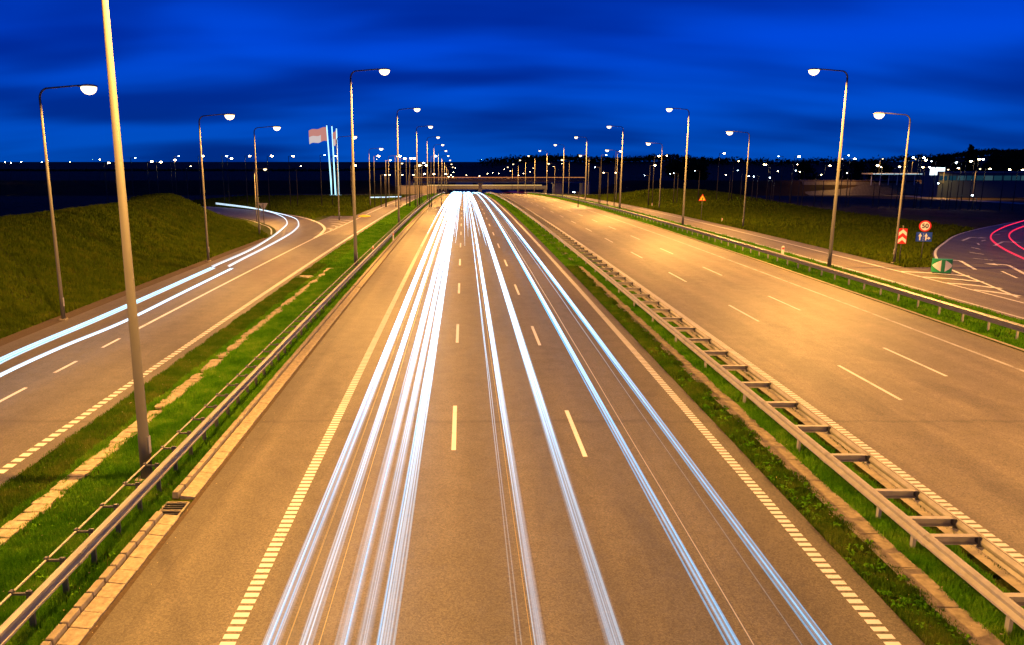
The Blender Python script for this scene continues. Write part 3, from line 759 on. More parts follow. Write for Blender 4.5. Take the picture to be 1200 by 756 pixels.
# extra filament bundles added to thicken the white bloom far down the road
for i, (xc, wd) in enumerate([(-3.4, .5), (-2.2, .6), (-.9, .5), (.4, .4), (1.9, .5)]):
    filaments('light_trail', xc, wd*1.5, 12, ['head_white', 'head_pale'], .017, .75, 58, 420, ['leftmost', 'second', 'middle', 'fourth', 'rightmost'][i]+' of five added bloom bundles among the far headlight trails on the near carriageway', GT, .3, soft=False, stagger=110)
def px_trail(pts, h, r, n, wid, mats, label, group):
    P = resample([ground(px, py, h) for px, py in pts], 1.0); m = MB(); a, b = sides(P, 1.)
    nn = (b-a)
    for k in range(n):
        t = ((k+.5)/n-.5)*wid; Q = P+nn*t; dz = random.uniform(-.05, .05)
        m.tube([(q[0], q[1], Tz(q[0], q[1])+h+dz) for q in Q], r, 5, k % len(mats), smooth=False)
    return m.build('light_trail', [M[x_] for x_ in mats], label=label, cat='light trail', group=group)
GS = 'headlight trails on the slip road'
px_trail([(-60, 456), (0, 423), (54, 399), (107, 377), (180, 345), (249, 314)], .65, .030, 8, .42, ['ramp_cyan', 'ramp_white', 'ramp_cyan'], 'thick cyan-edged trail along the outer side of the slip road', GS)
px_trail([(-60, 474), (0, 440), (72, 407), (145, 377), (210, 345), (271, 315)], .65, .026, 6, .34, ['ramp_white', 'ramp_cyan', 'ramp_white'], 'second thick white trail on the slip road, nearer the lane dashes', GS)
px_trail([(249, 312.5), (293, 293), (318, 278), (331, 268), (336.5, 261), (331, 254), (315, 248), (290, 243.5), (253, 239)], .6, .035, 3, .16, ['ramp_white'], 'inner white trail bending round the loop behind the mound', GS)
px_trail([(268, 312), (285, 303), (309, 291), (333, 278), (345, 270), (350, 262.5), (344, 255), (320, 248.5), (290, 242.5), (253, 237.8)], .6, .035, 3, .16, ['ramp_white'], 'outer white trail bending round the loop behind the mound', GS)
px_trail([(434, 231.2), (450, 231), (470, 230.4)], .6, .12, 2, .3, ['ramp_white'], 'short white trail on the side road left of the retaining wall', 'far trails near the overpass')
GR = 'red tail-light trails on the junction road'
px_trail([(1215, 254.5), (1200, 258.5), (1179, 265), (1165, 272), (1161, 278), (1166, 284.5), (1179, 293), (1200, 303), (1225, 315)], .75, .045, 2, .12, ['red_trail'], 'outer red tail-light trail curving round the junction at the right edge', GR)
px_trail([(1215, 260), (1200, 265), (1187, 270.5), (1182.5, 276.5), (1188.6, 284), (1200, 292), (1225, 304)], .75, .045, 2, .12, ['red_trail'], 'inner red tail-light trail curving round the junction at the right edge', GR)
for xc, lab in ((19.4, 'left soft red tail-light trail far down the far carriageway'), (20.9, 'middle soft red tail-light trail far down the far carriageway'), (23.0, 'outermost soft red tail-light trail far down the far carriageway')):
    filaments('light_trail', xc, .25, 3, ['red_trail_soft'], .022, .8, 185, 420, lab, 'red tail-light trails on the far carriageway', .12, soft=False)

# ------------------------------------------------------------------ overpass
def zpix(py, Y): return HC - (py-185)*(Y*cP+1.7)/935.6
ov = empty('overpass', (0, 431, 0), label='long road overpass with railing crossing the motorway in the distance', cat='overpass')
zt, zb = -1.7, -4.9
m = MB(); m.box((19, 0, -3.55), (94, 11, 1.3)); m.box((19, -5.6, -3.1), (94, .5, .9)); m.build('deck', simple('overpass_concrete', (.16, .10, .06), .8, var=.15, scale=.4), ov)  # warm brown puts the orange glow into the deck concrete
m = MB(); m.box((19, -5.0, -4.55), (94, .8, .7)); m.box((19, 0, -4.55), (94, .8, .7)); m.box((19, 5, -4.55), (94, .8, .7)); m.build('girder', simple('girder_steel', (.05, .08, .16), .5, .3), ov)
m = MB()
for x in np.arange(-27, 66, 2.): m.box((x, -5.6, -2.2), (.10, .10, 1.0))
m.build('railing_posts', M['far_pole'], ov, kind='stuff')
for zc in (-1.75, -2.15): m = MB(); m.box((19, -5.6, zc), (94, .08, .08)); m.build('railing_bar', M['far_pole'], ov)
for x, w_ in ((9.2, 1.6), (51, 4.5), (-21, 2.)):
    m = MB(); m.box((x, 0, -9.2), (w_, 7, 9)); m.box((x, 0, -5.15), (w_+1.4, 9, .5)); m.build('pier', M['concrete'], ov)
for x in (-29, 66): m = MB(); m.box((x, 0, -8.), (4, 11, 7.5)); m.build('abutment', M['concrete'], ov)
ov2 = empty('lower_overpass', (0, 466, 0), label='second lower overpass behind the first, lit yellow', cat='overpass')
m = MB(); m.box((12, 0, -9.0), (74, 9, 1.3)); m.box((12, -4.8, -8.4), (74, .4, 1.6)); m.build('deck', M['concrete'], ov2)
for x in (-24, 9.5, 48): m = MB(); m.box((x, 0, -12), (1.8, 6, 5.)); m.build('pier', M['concrete'], ov2)
def straight_trail(x0, x1, y, z, r, mat, label, grp='light trails on the overpass'):
    m = MB()
    for k in range(3): m.tube([(x0, y+k*.25, z+k*.10), ((x0+x1)/2, y+k*.25, z+k*.10), (x1, y+k*.25, z+k*.10)], r, 5)
    m.build('light_trail', M[mat], label=label, cat='light trail', group=grp)
straight_trail(-27, 66, 429.5, -2.25, .05, 'amber_trail', 'golden light trail crossing the upper overpass')
straight_trail(-27, 30, 432.0, -2.0, .05, 'red_trail_soft', 'faint reddish light trail crossing the upper overpass')
straight_trail(-22, 46, 464, -7.5, .07, 'gold_trail', 'golden light trail crossing the lower overpass')
l = bpy.data.lights.new('overpass_light', 'SPOT')
for i, x in enumerate((-22, 14, 46)):                        # lamps standing between the two decks light the lower bridge
    root = empty('overpass_lamp', (x, 446, -5.0), label=['left', 'middle', 'right'][i]+' lamp between the upper and lower overpass', cat='lamp', group='lamps between the overpasses')
    m = MB(); m.box((0, 0, .1), (.8, .5, .16)); m.box((0, 0, 0), (.6, .35, .06), mi=1); m.build('lamp_housing', [M['dark_steel'], M['lamp_near']], root)
    l = bpy.data.lights.new('lamp_light', 'POINT'); l.energy = 3500; l.color = (1, .62, .25); l.shadow_soft_size = .2
    lo = bpy.data.objects.new('lamp_light', l); lo.location = (0, 0, -.6); col.objects.link(lo); lo.parent = root

# retaining wall by the collector lane
rw = empty('retaining_wall', (-19, 331, 0), label='yellow-lit concrete retaining wall at the left end of the overpass', cat='wall')
m = MB()
wm = [MB() for _ in range(8)]
for i in range(8):
    b_ = MB(); x0 = -27.5+i*2.05; b_.box((x0+1.02+19, 0, -5.7+.03*(i % 2)), (2.0, .5, 4.9)); b_.build('wall_panel', M['concrete_b'], rw)
m = MB(); m.box((-19.3+19, 0, -3.15), (16.8, .7, .25)); m.build('coping', M['concrete'], rw)

# ------------------------------------------------------------------ signs
def text(parent, s, size, loc, mat, rot):
    cu = bpy.data.curves.new('lettering', 'FONT'); cu.body = s; cu.size = size; cu.align_x = 'CENTER'; cu.align_y = 'CENTER'; cu.extrude = .002; cu.offset = size*.022
    o = bpy.data.objects.new('lettering', cu); o.location = loc; o.rotation_euler = rot; o.data.materials.append(mat); o.parent = parent; col.objects.link(o); bpy.context.view_layer.update()
    me = bpy.data.meshes.new_from_object(o.evaluated_get(bpy.context.evaluated_depsgraph_get())); col.objects.unlink(o); bpy.data.objects.remove(o)
    q = bpy.data.objects.new('lettering', me); q.location = loc; q.rotation_euler = rot; put(q, parent)
def disc(m, c, r, y, mi=0, n=28, ry=None):
    m.poly([(c[0]+r*math.cos(2*math.pi*k/n), y, c[1]+(ry or r)*math.sin(2*math.pi*k/n)) for k in range(n)], mi)
def plate(parent, name, w_, h_, zc, mat, y=0, th=.02):
    m = MB(); m.box((0, y, zc), (w_, th, h_)); return m.build(name, mat, parent)
# chevron board
def place(px, py): gx, gy = ground(px, py); return gx, gy, Tz(gx, gy)-.03
x, y, z = place(1054, 307.5)
sg = empty('chevron_sign', (x, y, z), R(-14), label='red and white sign board with two upward chevrons on a post', cat='road sign')
m = MB(); m.tube([(-.02, .03, 0), (0, .03, 3.)], .035, 8); m.build('post', M['pole'], sg)
plate(sg, 'board', .64, 1.22, 2.15, M['red'])
m = MB()
for zc in (1.70, 2.28):
    m.poly([(-.30, -.014, zc-.13), (0, -.014, zc+.18), (.30, -.014, zc-.13), (.30, -.014, zc+.13), (0, -.014, zc+.44), (-.30, -.014, zc+.13)][0:0] or [(-.29, -.014, zc-.12), (0, -.014, zc+.14), (0, -.014, zc+.42), (-.29, -.014, zc+.16)])
    m.poly([(0, -.014, zc+.14), (.29, -.014, zc-.12), (.29, -.014, zc+.16), (0, -.014, zc+.42)])
m.build('chevron', M['white'], sg)
# 50 + lane sign
x, y, z = place(1079, 308)
sg = empty('speed_limit_sign', (x, y, z), R(-14), label='round 50 speed limit sign above a blue lane arrow board on one post', cat='road sign')
m = MB(); m.tube([(0, .04, 0), (0, .04, 3.4)], .035, 8); m.build('post', M['pole'], sg)
m = MB(); disc(m, (0, 2.98), .45, 0, 0); disc(m, (0, 2.98), .335, -.004, 1); m.poly([(.45*math.cos(-2*math.pi*k/28), .015, 2.98+.45*math.sin(-2*math.pi*k/28)) for k in range(28)], 0); m.build('disc', [M['red'], M['white']], sg)
text(sg, '50', .50, (0, -.010, 2.98), M['black'], (R(90), 0, 0))
plate(sg, 'lane_board', 1.15, .74, 2.12, M['blue'])
m = MB(); yy = -.014
def flat(pts): m.poly([(a, yy, b) for a, b in pts])
flat([(-.33, 1.84), (-.24, 1.84), (-.24, 2.18), (-.33, 2.18)]); flat([(-.42, 2.16), (-.15, 2.16), (-.285, 2.42)])
m.build('straight_arrow', M['white'], sg); m = MB()
flat([(.10, 1.84), (.19, 1.84), (.19, 2.18), (.10, 2.18)]); flat([(.02, 2.16), (.27, 2.16), (.145, 2.42)])
flat([(.19, 1.98), (.33, 1.98), (.33, 2.06), (.19, 2.06)]); flat([(.32, 1.89), (.49, 2.02), (.32, 2.15)])
m.build('arrow', M['white'], sg)
m = MB()
for k in range(4): m.box((-.05, -.014, 1.86+k*.16), (.025, .004, .08))
m.build('divider', M['white'], sg)
# green gore marker: half-round board
x, y, z = place(1101, 320)
sg = empty('gore_marker', (x+.1, y, z), R(-22), label='low green half-round marker board with white triangles at the road split', cat='road marker')
m = MB(); Rr = .66; N = 20
for k in range(N):
    a0 = -math.pi*(k/N); a1 = -math.pi*((k+1)/N)
    p0 = (-Rr*math.cos(a0), Rr*.75*math.sin(a0)); p1 = (-Rr*math.cos(a1), Rr*.75*math.sin(a1))
    m.quad((*p0, .12), (*p1, .12), (*p1, 1.08), (*p0, 1.08))
m.poly([(-Rr*math.cos(-math.pi*k/N), Rr*.75*math.sin(-math.pi*k/N), 1.08) for k in range(N+1)])
m.build('board', M['green'], sg)
def on_shell(u, zc): a = -math.pi*u; return (-(Rr+.01)*math.cos(a), (Rr+.01)*.75*math.sin(a), zc)
m = MB(); K = 10
for k in range(K):
    u0, u1 = .10+.34*k/K, .10+.34*(k+1)/K; h0, h1 = .42*k/K, .42*(k+1)/K
    m.poly([on_shell(u0, .61-h0), on_shell(u1, .61-h1), on_shell(u1, .61+h1), on_shell(u0, .61+h0)])
    u0, u1 = .90-.34*k/K, .90-.34*(k+1)/K
    m.poly([on_shell(u1, .61-h1), on_shell(u0, .61-h0), on_shell(u0, .61+h0), on_shell(u1, .61+h1)])
m.build('triangle', M['white'], sg)
m = MB(); m.box((0, 0, .06), (1.2, .4, .12)); m.build('foot', M['dark_steel'], sg)
# warning triangles
def warn(px, py, hp, size, label):
    x, y, z = place(px, py)
    s_ = empty('warning_sign', (x, y, z), 0, label=label, cat='road sign', group='yellow warning signs beside the frontage road')
    m = MB(); m.tube([(0, .03, 0), (0, .03, hp)], .04, 6); m.build('post', M['pole'], s_)
    m = MB()
    for r_, yy_, mi in ((size, 0, 0), (size*.76, -.006, 1)):
        c_ = hp-size*.35; m.poly([(-r_*.87, yy_, c_-r_*.5), (r_*.87, yy_, c_-r_*.5), (0, yy_, c_+r_)], mi)
    m.build('panel', [M['red'], M['yellow']], s_)
    m = MB(); m.box((0, -.012, hp-size*.42), (size*.16, .004, size*.62)); m.box((size*.14, -.012, hp-size*.30), (size*.28, .004, size*.12)); m.build('symbol', M['black'], s_)
warn(821.5, 258, 3.3, .62, 'yellow triangular warning sign on a post beyond the frontage road')
warn(734.5, 226, 3.0, .6, 'smaller distant yellow warning sign on the berm crest')
# yield sign seen from behind by the loop
x, y, z = place(309.5, 262)
s_ = empty('yield_sign', (x, y, z), 0, label='grey back of an inverted triangular sign beside the loop road', cat='road sign')
m = MB(); m.tube([(0, -.03, 0), (0, -.03, 2.6)], .05, 6); m.build('post', M['pole'], s_)
m = MB(); m.poly([(-.65, 0, 2.75), (.65, 0, 2.75), (0, 0, 1.65)]); m.box((0, .02, 2.7), (1.3, .02, .06)); m.build('panel', M['galv_w'], s_)
# small delineators and markers
def delineator(px, py, label, grp, h=1.0, col_='plastic_white', w_=.14, redt=True):
    x, y, z = place(px, py)
    s_ = empty('delineator_post', (x, y, z+.02), random.uniform(-.2, .2), label=label, cat='delineator', group=grp)
    m = MB(); m.box((0, 0, h/2), (w_, .08, h), tap=.8); m.build('body', M[col_], s_)
    m = MB(); m.box((0, -.042, h*.80), (w_*.7, .006, h*.16)); m.build('reflector', M['red' if redt else 'yellow'], s_)
delineator(916.5, 302, 'short red and white marker post behind the right guard rail', 'marker posts', 1.0, w_=.26)
delineator(437.5, 301, 'white marker post behind the left guard rail past the first row lamp', 'marker posts', .95)
delineator(461, 283, 'far white marker post behind the left guard rail', 'marker posts', .95)
delineator(764, 243, 'tiny pale marker post at the frontage road edge beside the berm', 'marker posts', .8)
delineator(846, 261, 'tiny pale marker post on the grass beyond the frontage road', 'marker posts', .6)
x, y = ground(427, 254)
m = MB()
for k in range(14):
    a = 2*math.pi*k/14
m.tube([(x, y, Tz(x, y)+.0), (x, y, Tz(x, y)+.18), (x, y, Tz(x, y)+.30)], [1.0, .85, .3], 12); m.build('road_stud_island', M['yellow'], label='flat yellow domed marker on the collector lane', cat='road marker')
x, y = ground(357, 325)
mh = empty('manhole', (x, y, Tz(x, y)), label='round concrete manhole ring in the grass by the slip road', cat='manhole')
m = MB(); m.tube([(0, 0, -.05), (0, 0, .06)], .62, 20); m.build('ring', M['concrete_b'], mh); m = MB(); m.tube([(0, 0, .05), (0, 0, .08)], .38, 18); m.build('cover', M['concrete'], mh)

# flagpoles
x0, y0 = ground(393, 230)
for i, dx in enumerate((-1.0, 0, 1.0)):
    dist = y0; xx = x0+dx*1.0
    f = empty('flagpole', (xx, y0+(i % 2)*.6, Tz(xx, y0)), label=['left', 'middle', 'right'][i]+' one of three cyan-glowing flagpoles standing on the grass beyond the slip road', cat='flagpole', group='cyan-lit flagpoles')
    hp = 21.0 - (0, .2, .9)[i]
    lean = (-.9, -.45, 0)[i]
    m = MB(); m.tube([(0, 0, 0), (lean, 0, hp)], [.24, .15], 8); m.build('pole', M['glow_pole'], f)
    m = MB(); m.tube([(lean, 0, hp), (lean, 0, hp+.25)], .16, 8); m.build('finial', M['galv'], f)
    m = MB(); m.box((0, 0, .2), (1.6, 1., .4)); m.build('plinth', M['lit_strip'], f)  # plinth made to glow as well, in place of floodlight
    if i != 1:
        nx, nz = 12, 6; wv = 5.4 if i == 0 else 1.2; hv = 4.0; V = []; m = MB()
        for a in range(nx+1):
            for b in range(nz+1): m.v.append((lean-wv*a/nx, .35*math.sin(a*.9+b*.3), hp-.6-hv*b/nz-.9*(a/nx)**1.5+.2*math.sin(a*.8)))
        for a in range(nx):
            for b in range(nz):
                q = a*(nz+1)+b; m.f.append((q, q+nz+1, q+nz+2, q+1)); m.mi.append(1 if (b >= 3 and a > 3) else 0); m.smooth.append(True)
        m.build('flag', [emis('glowing_flag_orange', (1, .42, .36), .55), emis('glowing_flag_white', (1, .85, .85), .62)], f)  # flag colours emit, standing in for light falling on the cloth

# ------------------------------------------------------------------ service area on the right
def far_at(px, Y): return (px-543)/915*(Y*cP+1.7)
Yb = 330.
bx0, bx1 = far_at(1100, Yb), far_at(1260, Yb)
bz = zpix(222, Yb)
bld = empty('service_building', ((bx0+bx1)/2, Yb, Tz((bx0+bx1)/2, Yb)), label='long low blue-grey building with window band at the right edge', cat='building')
Wd = bx1-bx0; zbase = 0; topz = zpix(203, Yb) - bld.location.z
m = MB(); m.box((0, 6, topz/2), (Wd, 12, topz)); m.build('wall', simple('blue_grey_cladding', (.025, .045, .07), .5, var=.1, scale=.3), bld)
m = MB(); m.box((0, 6, topz+.25), (Wd+1, 13, .5)); m.build('roof', simple('roof_sheet', (.05, .07, .09), .6), bld)
pane = MB(); pane.box((0, -.04, 0), (Wd/15*.86, .1, 1.9)); pme = [pane.mesh('window', emis('dim_window', (.04, .20, .34), .16)), None]
pane = MB(); pane.box((0, -.04, 0), (Wd/15*.86, .1, 1.9)); pme[1] = pane.mesh('window', emis('dim_window_pale', (.10, .26, .34), .24))
for i in range(15): inst('window', pme[1 if i in (2, 5, 9) else 0], (-Wd/2+Wd/15*(i+.5), -.02, topz-1.9), bld)
# lit billboard
Yq = 300.; bx = far_at(1097, Yq); g = Tz(bx, Yq)
bb = empty('billboard', (bx, Yq, g), label='blank glowing white billboard left of the long building', cat='billboard')
zt_, zb_ = zpix(196, Yq)-g, zpix(205, Yq)-g
m = MB(); m.box((-1.3, 0, (zt_+zb_)/2), (2.6, .4, zt_-zb_)); m.box((1.4, 0, zt_-.75), (2.7, .38, 1.4)); m.build('panel', M['lit_white'], bb)
for dx in (-1.8, -.4): m = MB(); m.tube([(dx, .1, 0), (dx, .1, zb_+.1)], .12, 6); m.build('post', M['pole'], bb)
# fuel station canopy
Yc = 420.; x0c, x1c = far_at(1022, Yc), far_at(1082, Yc); g = Tz((x0c+x1c)/2, Yc)
fc = empty('station_canopy', ((x0c+x1c)/2, Yc, g), label='wide flat station canopy with pale lit edge left of the billboard', cat='canopy')
zc_ = zpix(204, Yc)-g; Wc = x1c-x0c
m = MB(); m.box((0, 5, zc_+.1), (Wc, 12, .5)); m.build('roof', M['galv_w'], fc); m = MB(); m.box((0, -1.2, zc_+.1), (Wc, .3, .55)); m.build('lit_edge', M['lit_strip'], fc)
for k in range(6): m = MB(); m.tube([(-Wc/2+2+k*(Wc-4)/5, 4, 0), (-Wc/2+2+k*(Wc-4)/5, 4, zc_)], .2, 6); m.build('column', M['white'], fc)
m = MB(); m.box((0, 9, 1.6), (Wc*.8, 3, 3.2)); m.build('shop', simple('shop_wall', (.12, .13, .15), .6), fc)
for k in range(9): m = MB(); m.box((-Wc*.38+k*Wc*.095, 7.45, 1.9), (Wc*.05, .1, 1.3)); m.build('shop_window', M['lit_window'] if k % 3 == 1 else pme[0].materials[0], fc)
# lit lamps of the service area (shine on the far apron)
def road_px(name, pts, wid, mat, label, off=.05):
    P = resample([ground(a, b) for a, b in pts], 5.); a, b = sides(P, wid)
    edge_strip(name, a, b, mat, off, None, 4, kind='structure', label=label)
road_px('service_road', [(940, 213.5), (1000, 214), (1050, 216), (1093, 217)], 22, M['asphalt_pale'], 'lamp-lit apron in front of the station canopy', .08)
road_px('service_road', [(1040, 228), (1080, 231), (1105, 234), (1150, 236), (1215, 240)], 9, M['asphalt_pale'], 'dim side road crossing behind the dark field', .08)
road_px('service_road', [(1060, 222), (1110, 226.5), (1160, 229.5), (1215, 233)], 7, M['asphalt_pale'], 'dim upper side road behind the dark field', .08)
for i, (px, py) in enumerate(((985, 215), (1032, 215), (1070, 217), (1145, 233), (1108, 232))):
    gx, gy = ground(px, py); o = place_lamp(lowp, gx, gy+3, R(-90), ['left', 'middle', 'right', 'brown', 'low'][i]+[' lamp lighting the station apron', ' lamp lighting the station apron', ' lamp lighting the station apron', ' side road lamp behind the dark field', ' side road lamp left of the long building'][i], 'service area lamps')
# guard rails and a gantry post line far right
px_g = [ground(a, b) for a, b in ((1105, 223), (1140, 223.5), (1200, 224.5), (1230, 225))]
P = resample(px_g, 4.); m = MB(); m.tube([(p[0], p[1], Tz(*p)+.8) for p in P], .14, 5); fr = m.build('guard_rail', M['galv'], label='far thin guard rail below the long building', cat='guard rail')

# ------------------------------------------------------------------ vegetation
def tri_mesh(name, P, mat, **kw):
    n = len(P); me = bpy.data.meshes.new(name); me.vertices.add(n*3); me.vertices.foreach_set('co', P.reshape(-1).astype(np.float32))
    me.loops.add(n*3); me.loops.foreach_set('vertex_index', np.arange(n*3, dtype=np.int32))
    me.polygons.add(n); me.polygons.foreach_set('loop_start', np.arange(0, n*3, 3, dtype=np.int32)); me.polygons.foreach_set('loop_total', np.full(n, 3, dtype=np.int32))
    me.update(calc_edges=True); me.materials.append(mat); o = bpy.data.objects.new(name, me); return put(o, **kw)
def noise2(X, Y, s):
    return (np.sin(X*s*1.3+1.7*np.sin(Y*s*.9))+np.sin(Y*s*1.1+2.1*np.sin(X*s*.7+1.))+np.sin((X+Y)*s*2.3+1.)*.6)/2.6
def blades(name, x0, x1, y0, y1, n, hgt, mat, label, power=1.6, clump=.6, lean=.6, avoid=None, wid=.006, xfun=None):
    u = rng.random(n); Y = y0 + (y1-y0)*u**power; X = rng.uniform(x0, x1, n) if xfun is None else xfun(Y, rng.random(n))
    c = noise2(X, Y, 1.6)*.5+.5 + noise2(X, Y, 6.)*.3
    keep = rng.random(n) < (1-clump)+clump*np.clip(c*1.6-.2, 0, 1)
    if avoid is not None: keep &= ~avoid(X, Y, rng.random(n))
    X, Y, c = X[keep], Y[keep], c[keep]; n = len(X)
    h = hgt*(.45+.8*rng.random(n))*(.6+.7*np.clip(c, 0, 1.3))*(1+Y/90); w_ = wid*(1+Y/9)*(.6+.8*rng.random(n))
    a = rng.random(n)*2*np.pi; l = h*lean*rng.random(n); la = rng.random(n)*2*np.pi
    Z = T(X, Y)-.05
    P = np.empty((n, 3, 3)); P[:, 0] = np.stack([X-np.cos(a)*w_, Y-np.sin(a)*w_, Z], 1); P[:, 1] = np.stack([X+np.cos(a)*w_, Y+np.sin(a)*w_, Z], 1)
    P[:, 2] = np.stack([X+np.cos(la)*l, Y+np.sin(la)*l, Z+h+.05], 1)
    return tri_mesh(name, P, mat, kind='stuff', label=label)
chan = lambda X, Y, r: (np.abs(X+10.15+.05*np.sin(Y*.9)) < .16+.06*np.sin(Y*2.3)+.07*noise2(X, Y, 5.)) & (Y < 59) & (r < .97)
blades('grass', -10.6, -7.2, 8, 62, 330000, .10, M['grass'], 'dense bright green grass beside the left guard rail', avoid=chan)
blades('grass', -11.8, -10.3, 12, 80, 90000, .06, M['grass_dry'], 'thin yellowish grass between the channel and the slip road')
blades('grass', -11.75, -7.2, 62, 300, 120000, .07, M['grass'], 'grass strip farther along the left guard rail', power=1.8)
chan2 = lambda X, Y, r: (np.abs(X-9.02) < .19+.10*noise2(X, Y, 2.)+.06*noise2(X, Y, 7.)) & (r < .97)
blades('grass', 7.98, 8.85, 8, 60, 110000, .085, M['grass_dry'], 'patchy grass and weeds beside the concrete channel in the median', clump=.9, avoid=chan2)
blades('grass', 9.2, 10.5, 8, 70, 150000, .11, M['grass'], 'grass growing between the two rails of the median', avoid=chan2)
blades('grass', 7.98, 10.5, 60, 300, 90000, .09, M['grass'], 'median grass farther along between the carriageways', power=1.8)
blades('grass', 10.9, 11.1, 8, 90, 14000, .05, M['grass_dry'], 'dry weeds at the edge of the far carriageway', clump=.95)
blades('grass', 24.45, 28.8, 22, 300, 170000, .10, M['grass'], 'grass strip behind the right guard rail', power=1.5)
blades('grass', 34.1, 60, 60, 230, 150000, .16, M['bank'], 'rough grass beyond the frontage road', power=1.1, wid=.010,
       xfun=lambda Y, r: np.maximum(34.3, np.interp(Y, [44, 60, 71, 88, 118, 150], [34.3, 38, 43.6, 56, 87, 130])*0 + 34.3) + r**1.3*28,
       avoid=lambda X, Y, r: X > np.interp(Y, [44, 52, 60, 66.5, 71.5, 77.5, 88, 101, 118], [34.1, 34.9, 37.2, 40.2, 43.2, 47.5, 55.5, 68, 86])-.3)
blades('grass', -36, -21.4, 22, 108, 260000, .15, M['bank'], 'rough olive grass covering the mound beside the slip road', power=1.1, wid=.010,
       xfun=lambda Y, r: -21.5 - np.maximum(Y-86, 0)*.40 - r*15)
blades('grass', -60, -17, 90, 230, 90000, .16, M['bank'], 'grass beyond the loop road around the flagpoles', power=1.2, wid=.010,
       xfun=lambda Y, r: -17.2 - r*45, avoid=lambda X, Y, r: (X < np.interp(Y, [88, 99, 109, 122, 134, 147, 160, 178], [-17, -18.2, -21, -26.4, -33.5, -43.5, -56.5, -80])+1.6) | ((Y < 123) & (X > -22)) )
# leafy weeds
def weeds(x0, x1, y0, y1, n, size, label, mat='grass'):
    P = []
    for _ in range(n):
        x = random.uniform(x0, x1); y = y0+(y1-y0)*random.random()**1.5; z = Tz(x, y)-.03; k = random.randint(6, 12); s_ = size*random.uniform(.5, 1.3)
        for j in range(k):
            a = random.uniform(0, 6.28); l_ = s_*random.uniform(.6, 1.2); up = random.uniform(.3, 1.)*s_; w_ = s_*.22
            d = np.array([math.cos(a), math.sin(a), 0]); q = np.array([-d[1], d[0], 0]); b = np.array([x, y, z])
            mid = b + d*l_*.55 + np.array([0, 0, up]); tip = b + d*l_ + np.array([0, 0, up*.7])
            P.append([b, mid-q*w_, mid+q*w_]); P.append([mid-q*w_, tip, mid+q*w_])
    tri_mesh('weeds', np.array(P), M[mat], kind='stuff', label=label)
weeds(-10.0, -7.3, 8, 40, 900, .085, 'broad-leaved weeds in the left grass strip')
weeds(8.0, 8.8, 8, 45, 420, .12, 'leafy weeds on the median beside the near carriageway')
def flowers(x0, x1, y0, y1, n, label):
    X = rng.uniform(x0, x1, n); Y = y0+(y1-y0)*rng.random(n)**1.5; C_ = np.stack([X, Y, T(X, Y)+.07], 1)[:, None, :]
    tri_mesh('fallen_leaves', C_+rng.normal(0, .016, (n, 3, 3))*(1, 1, .3), M['dry_leaf'], kind='stuff', label=label)
M['dry_leaf'] = simple('pale_dry_leaf', (.45, .38, .20), .8, var=.3)
flowers(-11.6, -7.2, 8, 45, 700, 'pale dry leaves scattered in the left grass strip')
flowers(8.0, 11.0, 8, 40, 500, 'pale dry leaves and litter scattered along the median')
flowers(-6.7, -6.0, 8, 40, 120, 'dry leaves blown against the left gutter')
# trees
def tree(px, Y, hpx_top, label, spruce=False, base=None):
    x = far_at(px, Y); g = Tz(x, Y); H = max(4, zpix(hpx_top, Y)-g); w_ = H*(.22 if spruce else .42)
    t = empty('spruce_tree' if spruce else 'tree', (x, Y, g), label=label, cat='tree', group='dark trees on the right skyline')
    m = MB(); m.tube([(0, 0, 0), (.1, 0, H*.4), (0, .1, H*.85)], [H*.03, H*.02, H*.006], 6)
    for k in range(7):
        a = k*2.4; z0 = H*(.3+.07*k); m.tube([(0, 0, z0), (math.cos(a)*w_*.5, math.sin(a)*w_*.5, z0+H*.16)], [H*.010, H*.003], 4)
    m.build('trunk', M['bark'], t)
    n = 1500; u = rng.random(n)
    if spruce: zz_ = H*(.12+.88*u); rr = w_*(1-u)**.9*(.5+.5*((u*14) % 1))*np.sqrt(rng.random(n))*1.1
    else:
        c_ = np.stack([rng.normal(0, .42, 14)*w_, rng.normal(0, .42, 14)*w_, H*(.60+.26*rng.uniform(-1, 1, 14))], 1); i_ = rng.integers(0, 14, n)
    th = rng.random(n)*6.283
    if spruce: C_ = np.stack([rr*np.cos(th), rr*np.sin(th), zz_], 1)
    else:
        v_ = rng.normal(size=(n, 3)); v_ /= np.linalg.norm(v_, axis=1)[:, None]; C_ = c_[i_] + v_*(w_*.42*rng.random(n)[:, None]**.4)
    s_ = H*.035; P = C_[:, None, :] + rng.normal(0, s_, (n, 3, 3)); P[..., 2] = np.maximum(P[..., 2], H*.1)
    o = tri_mesh('crown', P, M['leaf']); o.parent = t
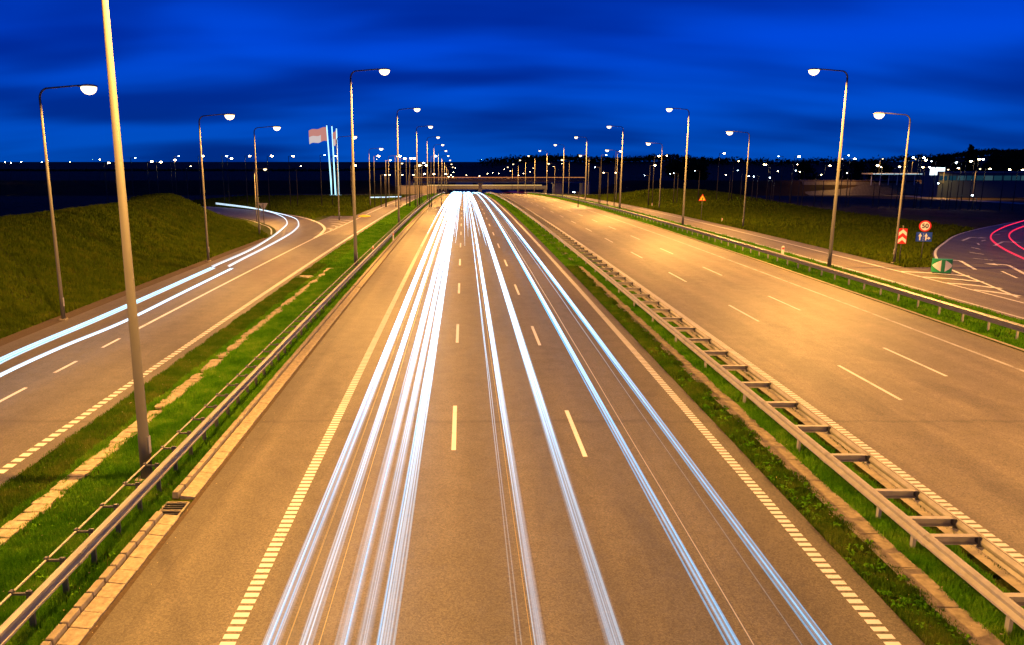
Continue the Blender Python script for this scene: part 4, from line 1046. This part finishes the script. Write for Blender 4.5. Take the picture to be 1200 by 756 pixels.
for i, (px, top, sp_) in enumerate([(1103, 181, 0), (1120, 184, 0), (1135, 172, 1), (1139, 177, 1), (1161, 182, 0), (1172, 180, 0), (1183, 178, 0), (1194, 175, 0), (1206, 174, 0), (1032, 188, 0), (999, 188, 0), (795, 186, 0), (803, 184, 1), (814, 187, 0), (823, 185, 1), (944, 190, 0)]):
    tree(px, 520+((i*37) % 60), top, ['round dark tree above the billboard on the right skyline', 'low dark tree left of the tall spruce', 'tall narrow spruce standing highest on the right skyline', 'shorter spruce close behind the tall one', 'bushy dark tree right of the spruces', 'dark tree in the right-hand wood, lower one', 'dark tree in the right-hand wood, middle one', 'high dark tree near the right picture edge', 'dark tree at the very right picture edge', 'small dark tree above the station canopy', 'small tree left of the station canopy beside the nearest tall lamp', 'leftmost dark tree on the hill behind the second tall right lamp', 'narrow spruce on the hill behind the second tall right lamp', 'low dark tree between two spruces on the middle hill', 'right-hand spruce on the middle hill', 'lone low tree on the flat skyline'][i], bool(sp_))
# far woods: one mass
n = 26000; px = rng.uniform(560, 1330, n); Yw = 1560+rng.normal(0, 60, n); Xw = (px-543)/915*Yw
dens = np.interp(px, [560, 620, 700, 760, 830, 860, 1080, 1120, 1330], [.2, 1, .7, .8, .9, .35, .4, 1, 1]); kp = rng.random(n) < dens
Xw, Yw = Xw[kp], Yw[kp]; hw = (6+5*noise2(Xw, Yw, .03)+4*noise2(Xw, Yw, .11))*rng.random(len(Xw))**.6+2
C_ = np.stack([Xw, Yw, T(Xw, Yw)+hw], 1); P = C_[:, None, :]+rng.normal(0, 1.8, (len(Xw), 3, 3))
tri_mesh('far_woods', P, M['leaf'], kind='stuff', label='dark woods along the ridge on the horizon')
n = 9000; px = rng.uniform(-120, 560, n); Yw = 1900+rng.normal(0, 60, n); Xw = (px-543)/915*Yw
hw = (3+2*noise2(Xw, Yw, .02))*rng.random(n)+.5; C_ = np.stack([Xw, Yw, T(Xw, Yw)+hw], 1); P = C_[:, None, :]+rng.normal(0, 1.6, (n, 3, 3))
tri_mesh('far_woods', P, M['leaf'], kind='stuff', label='low hedge line along the left horizon')
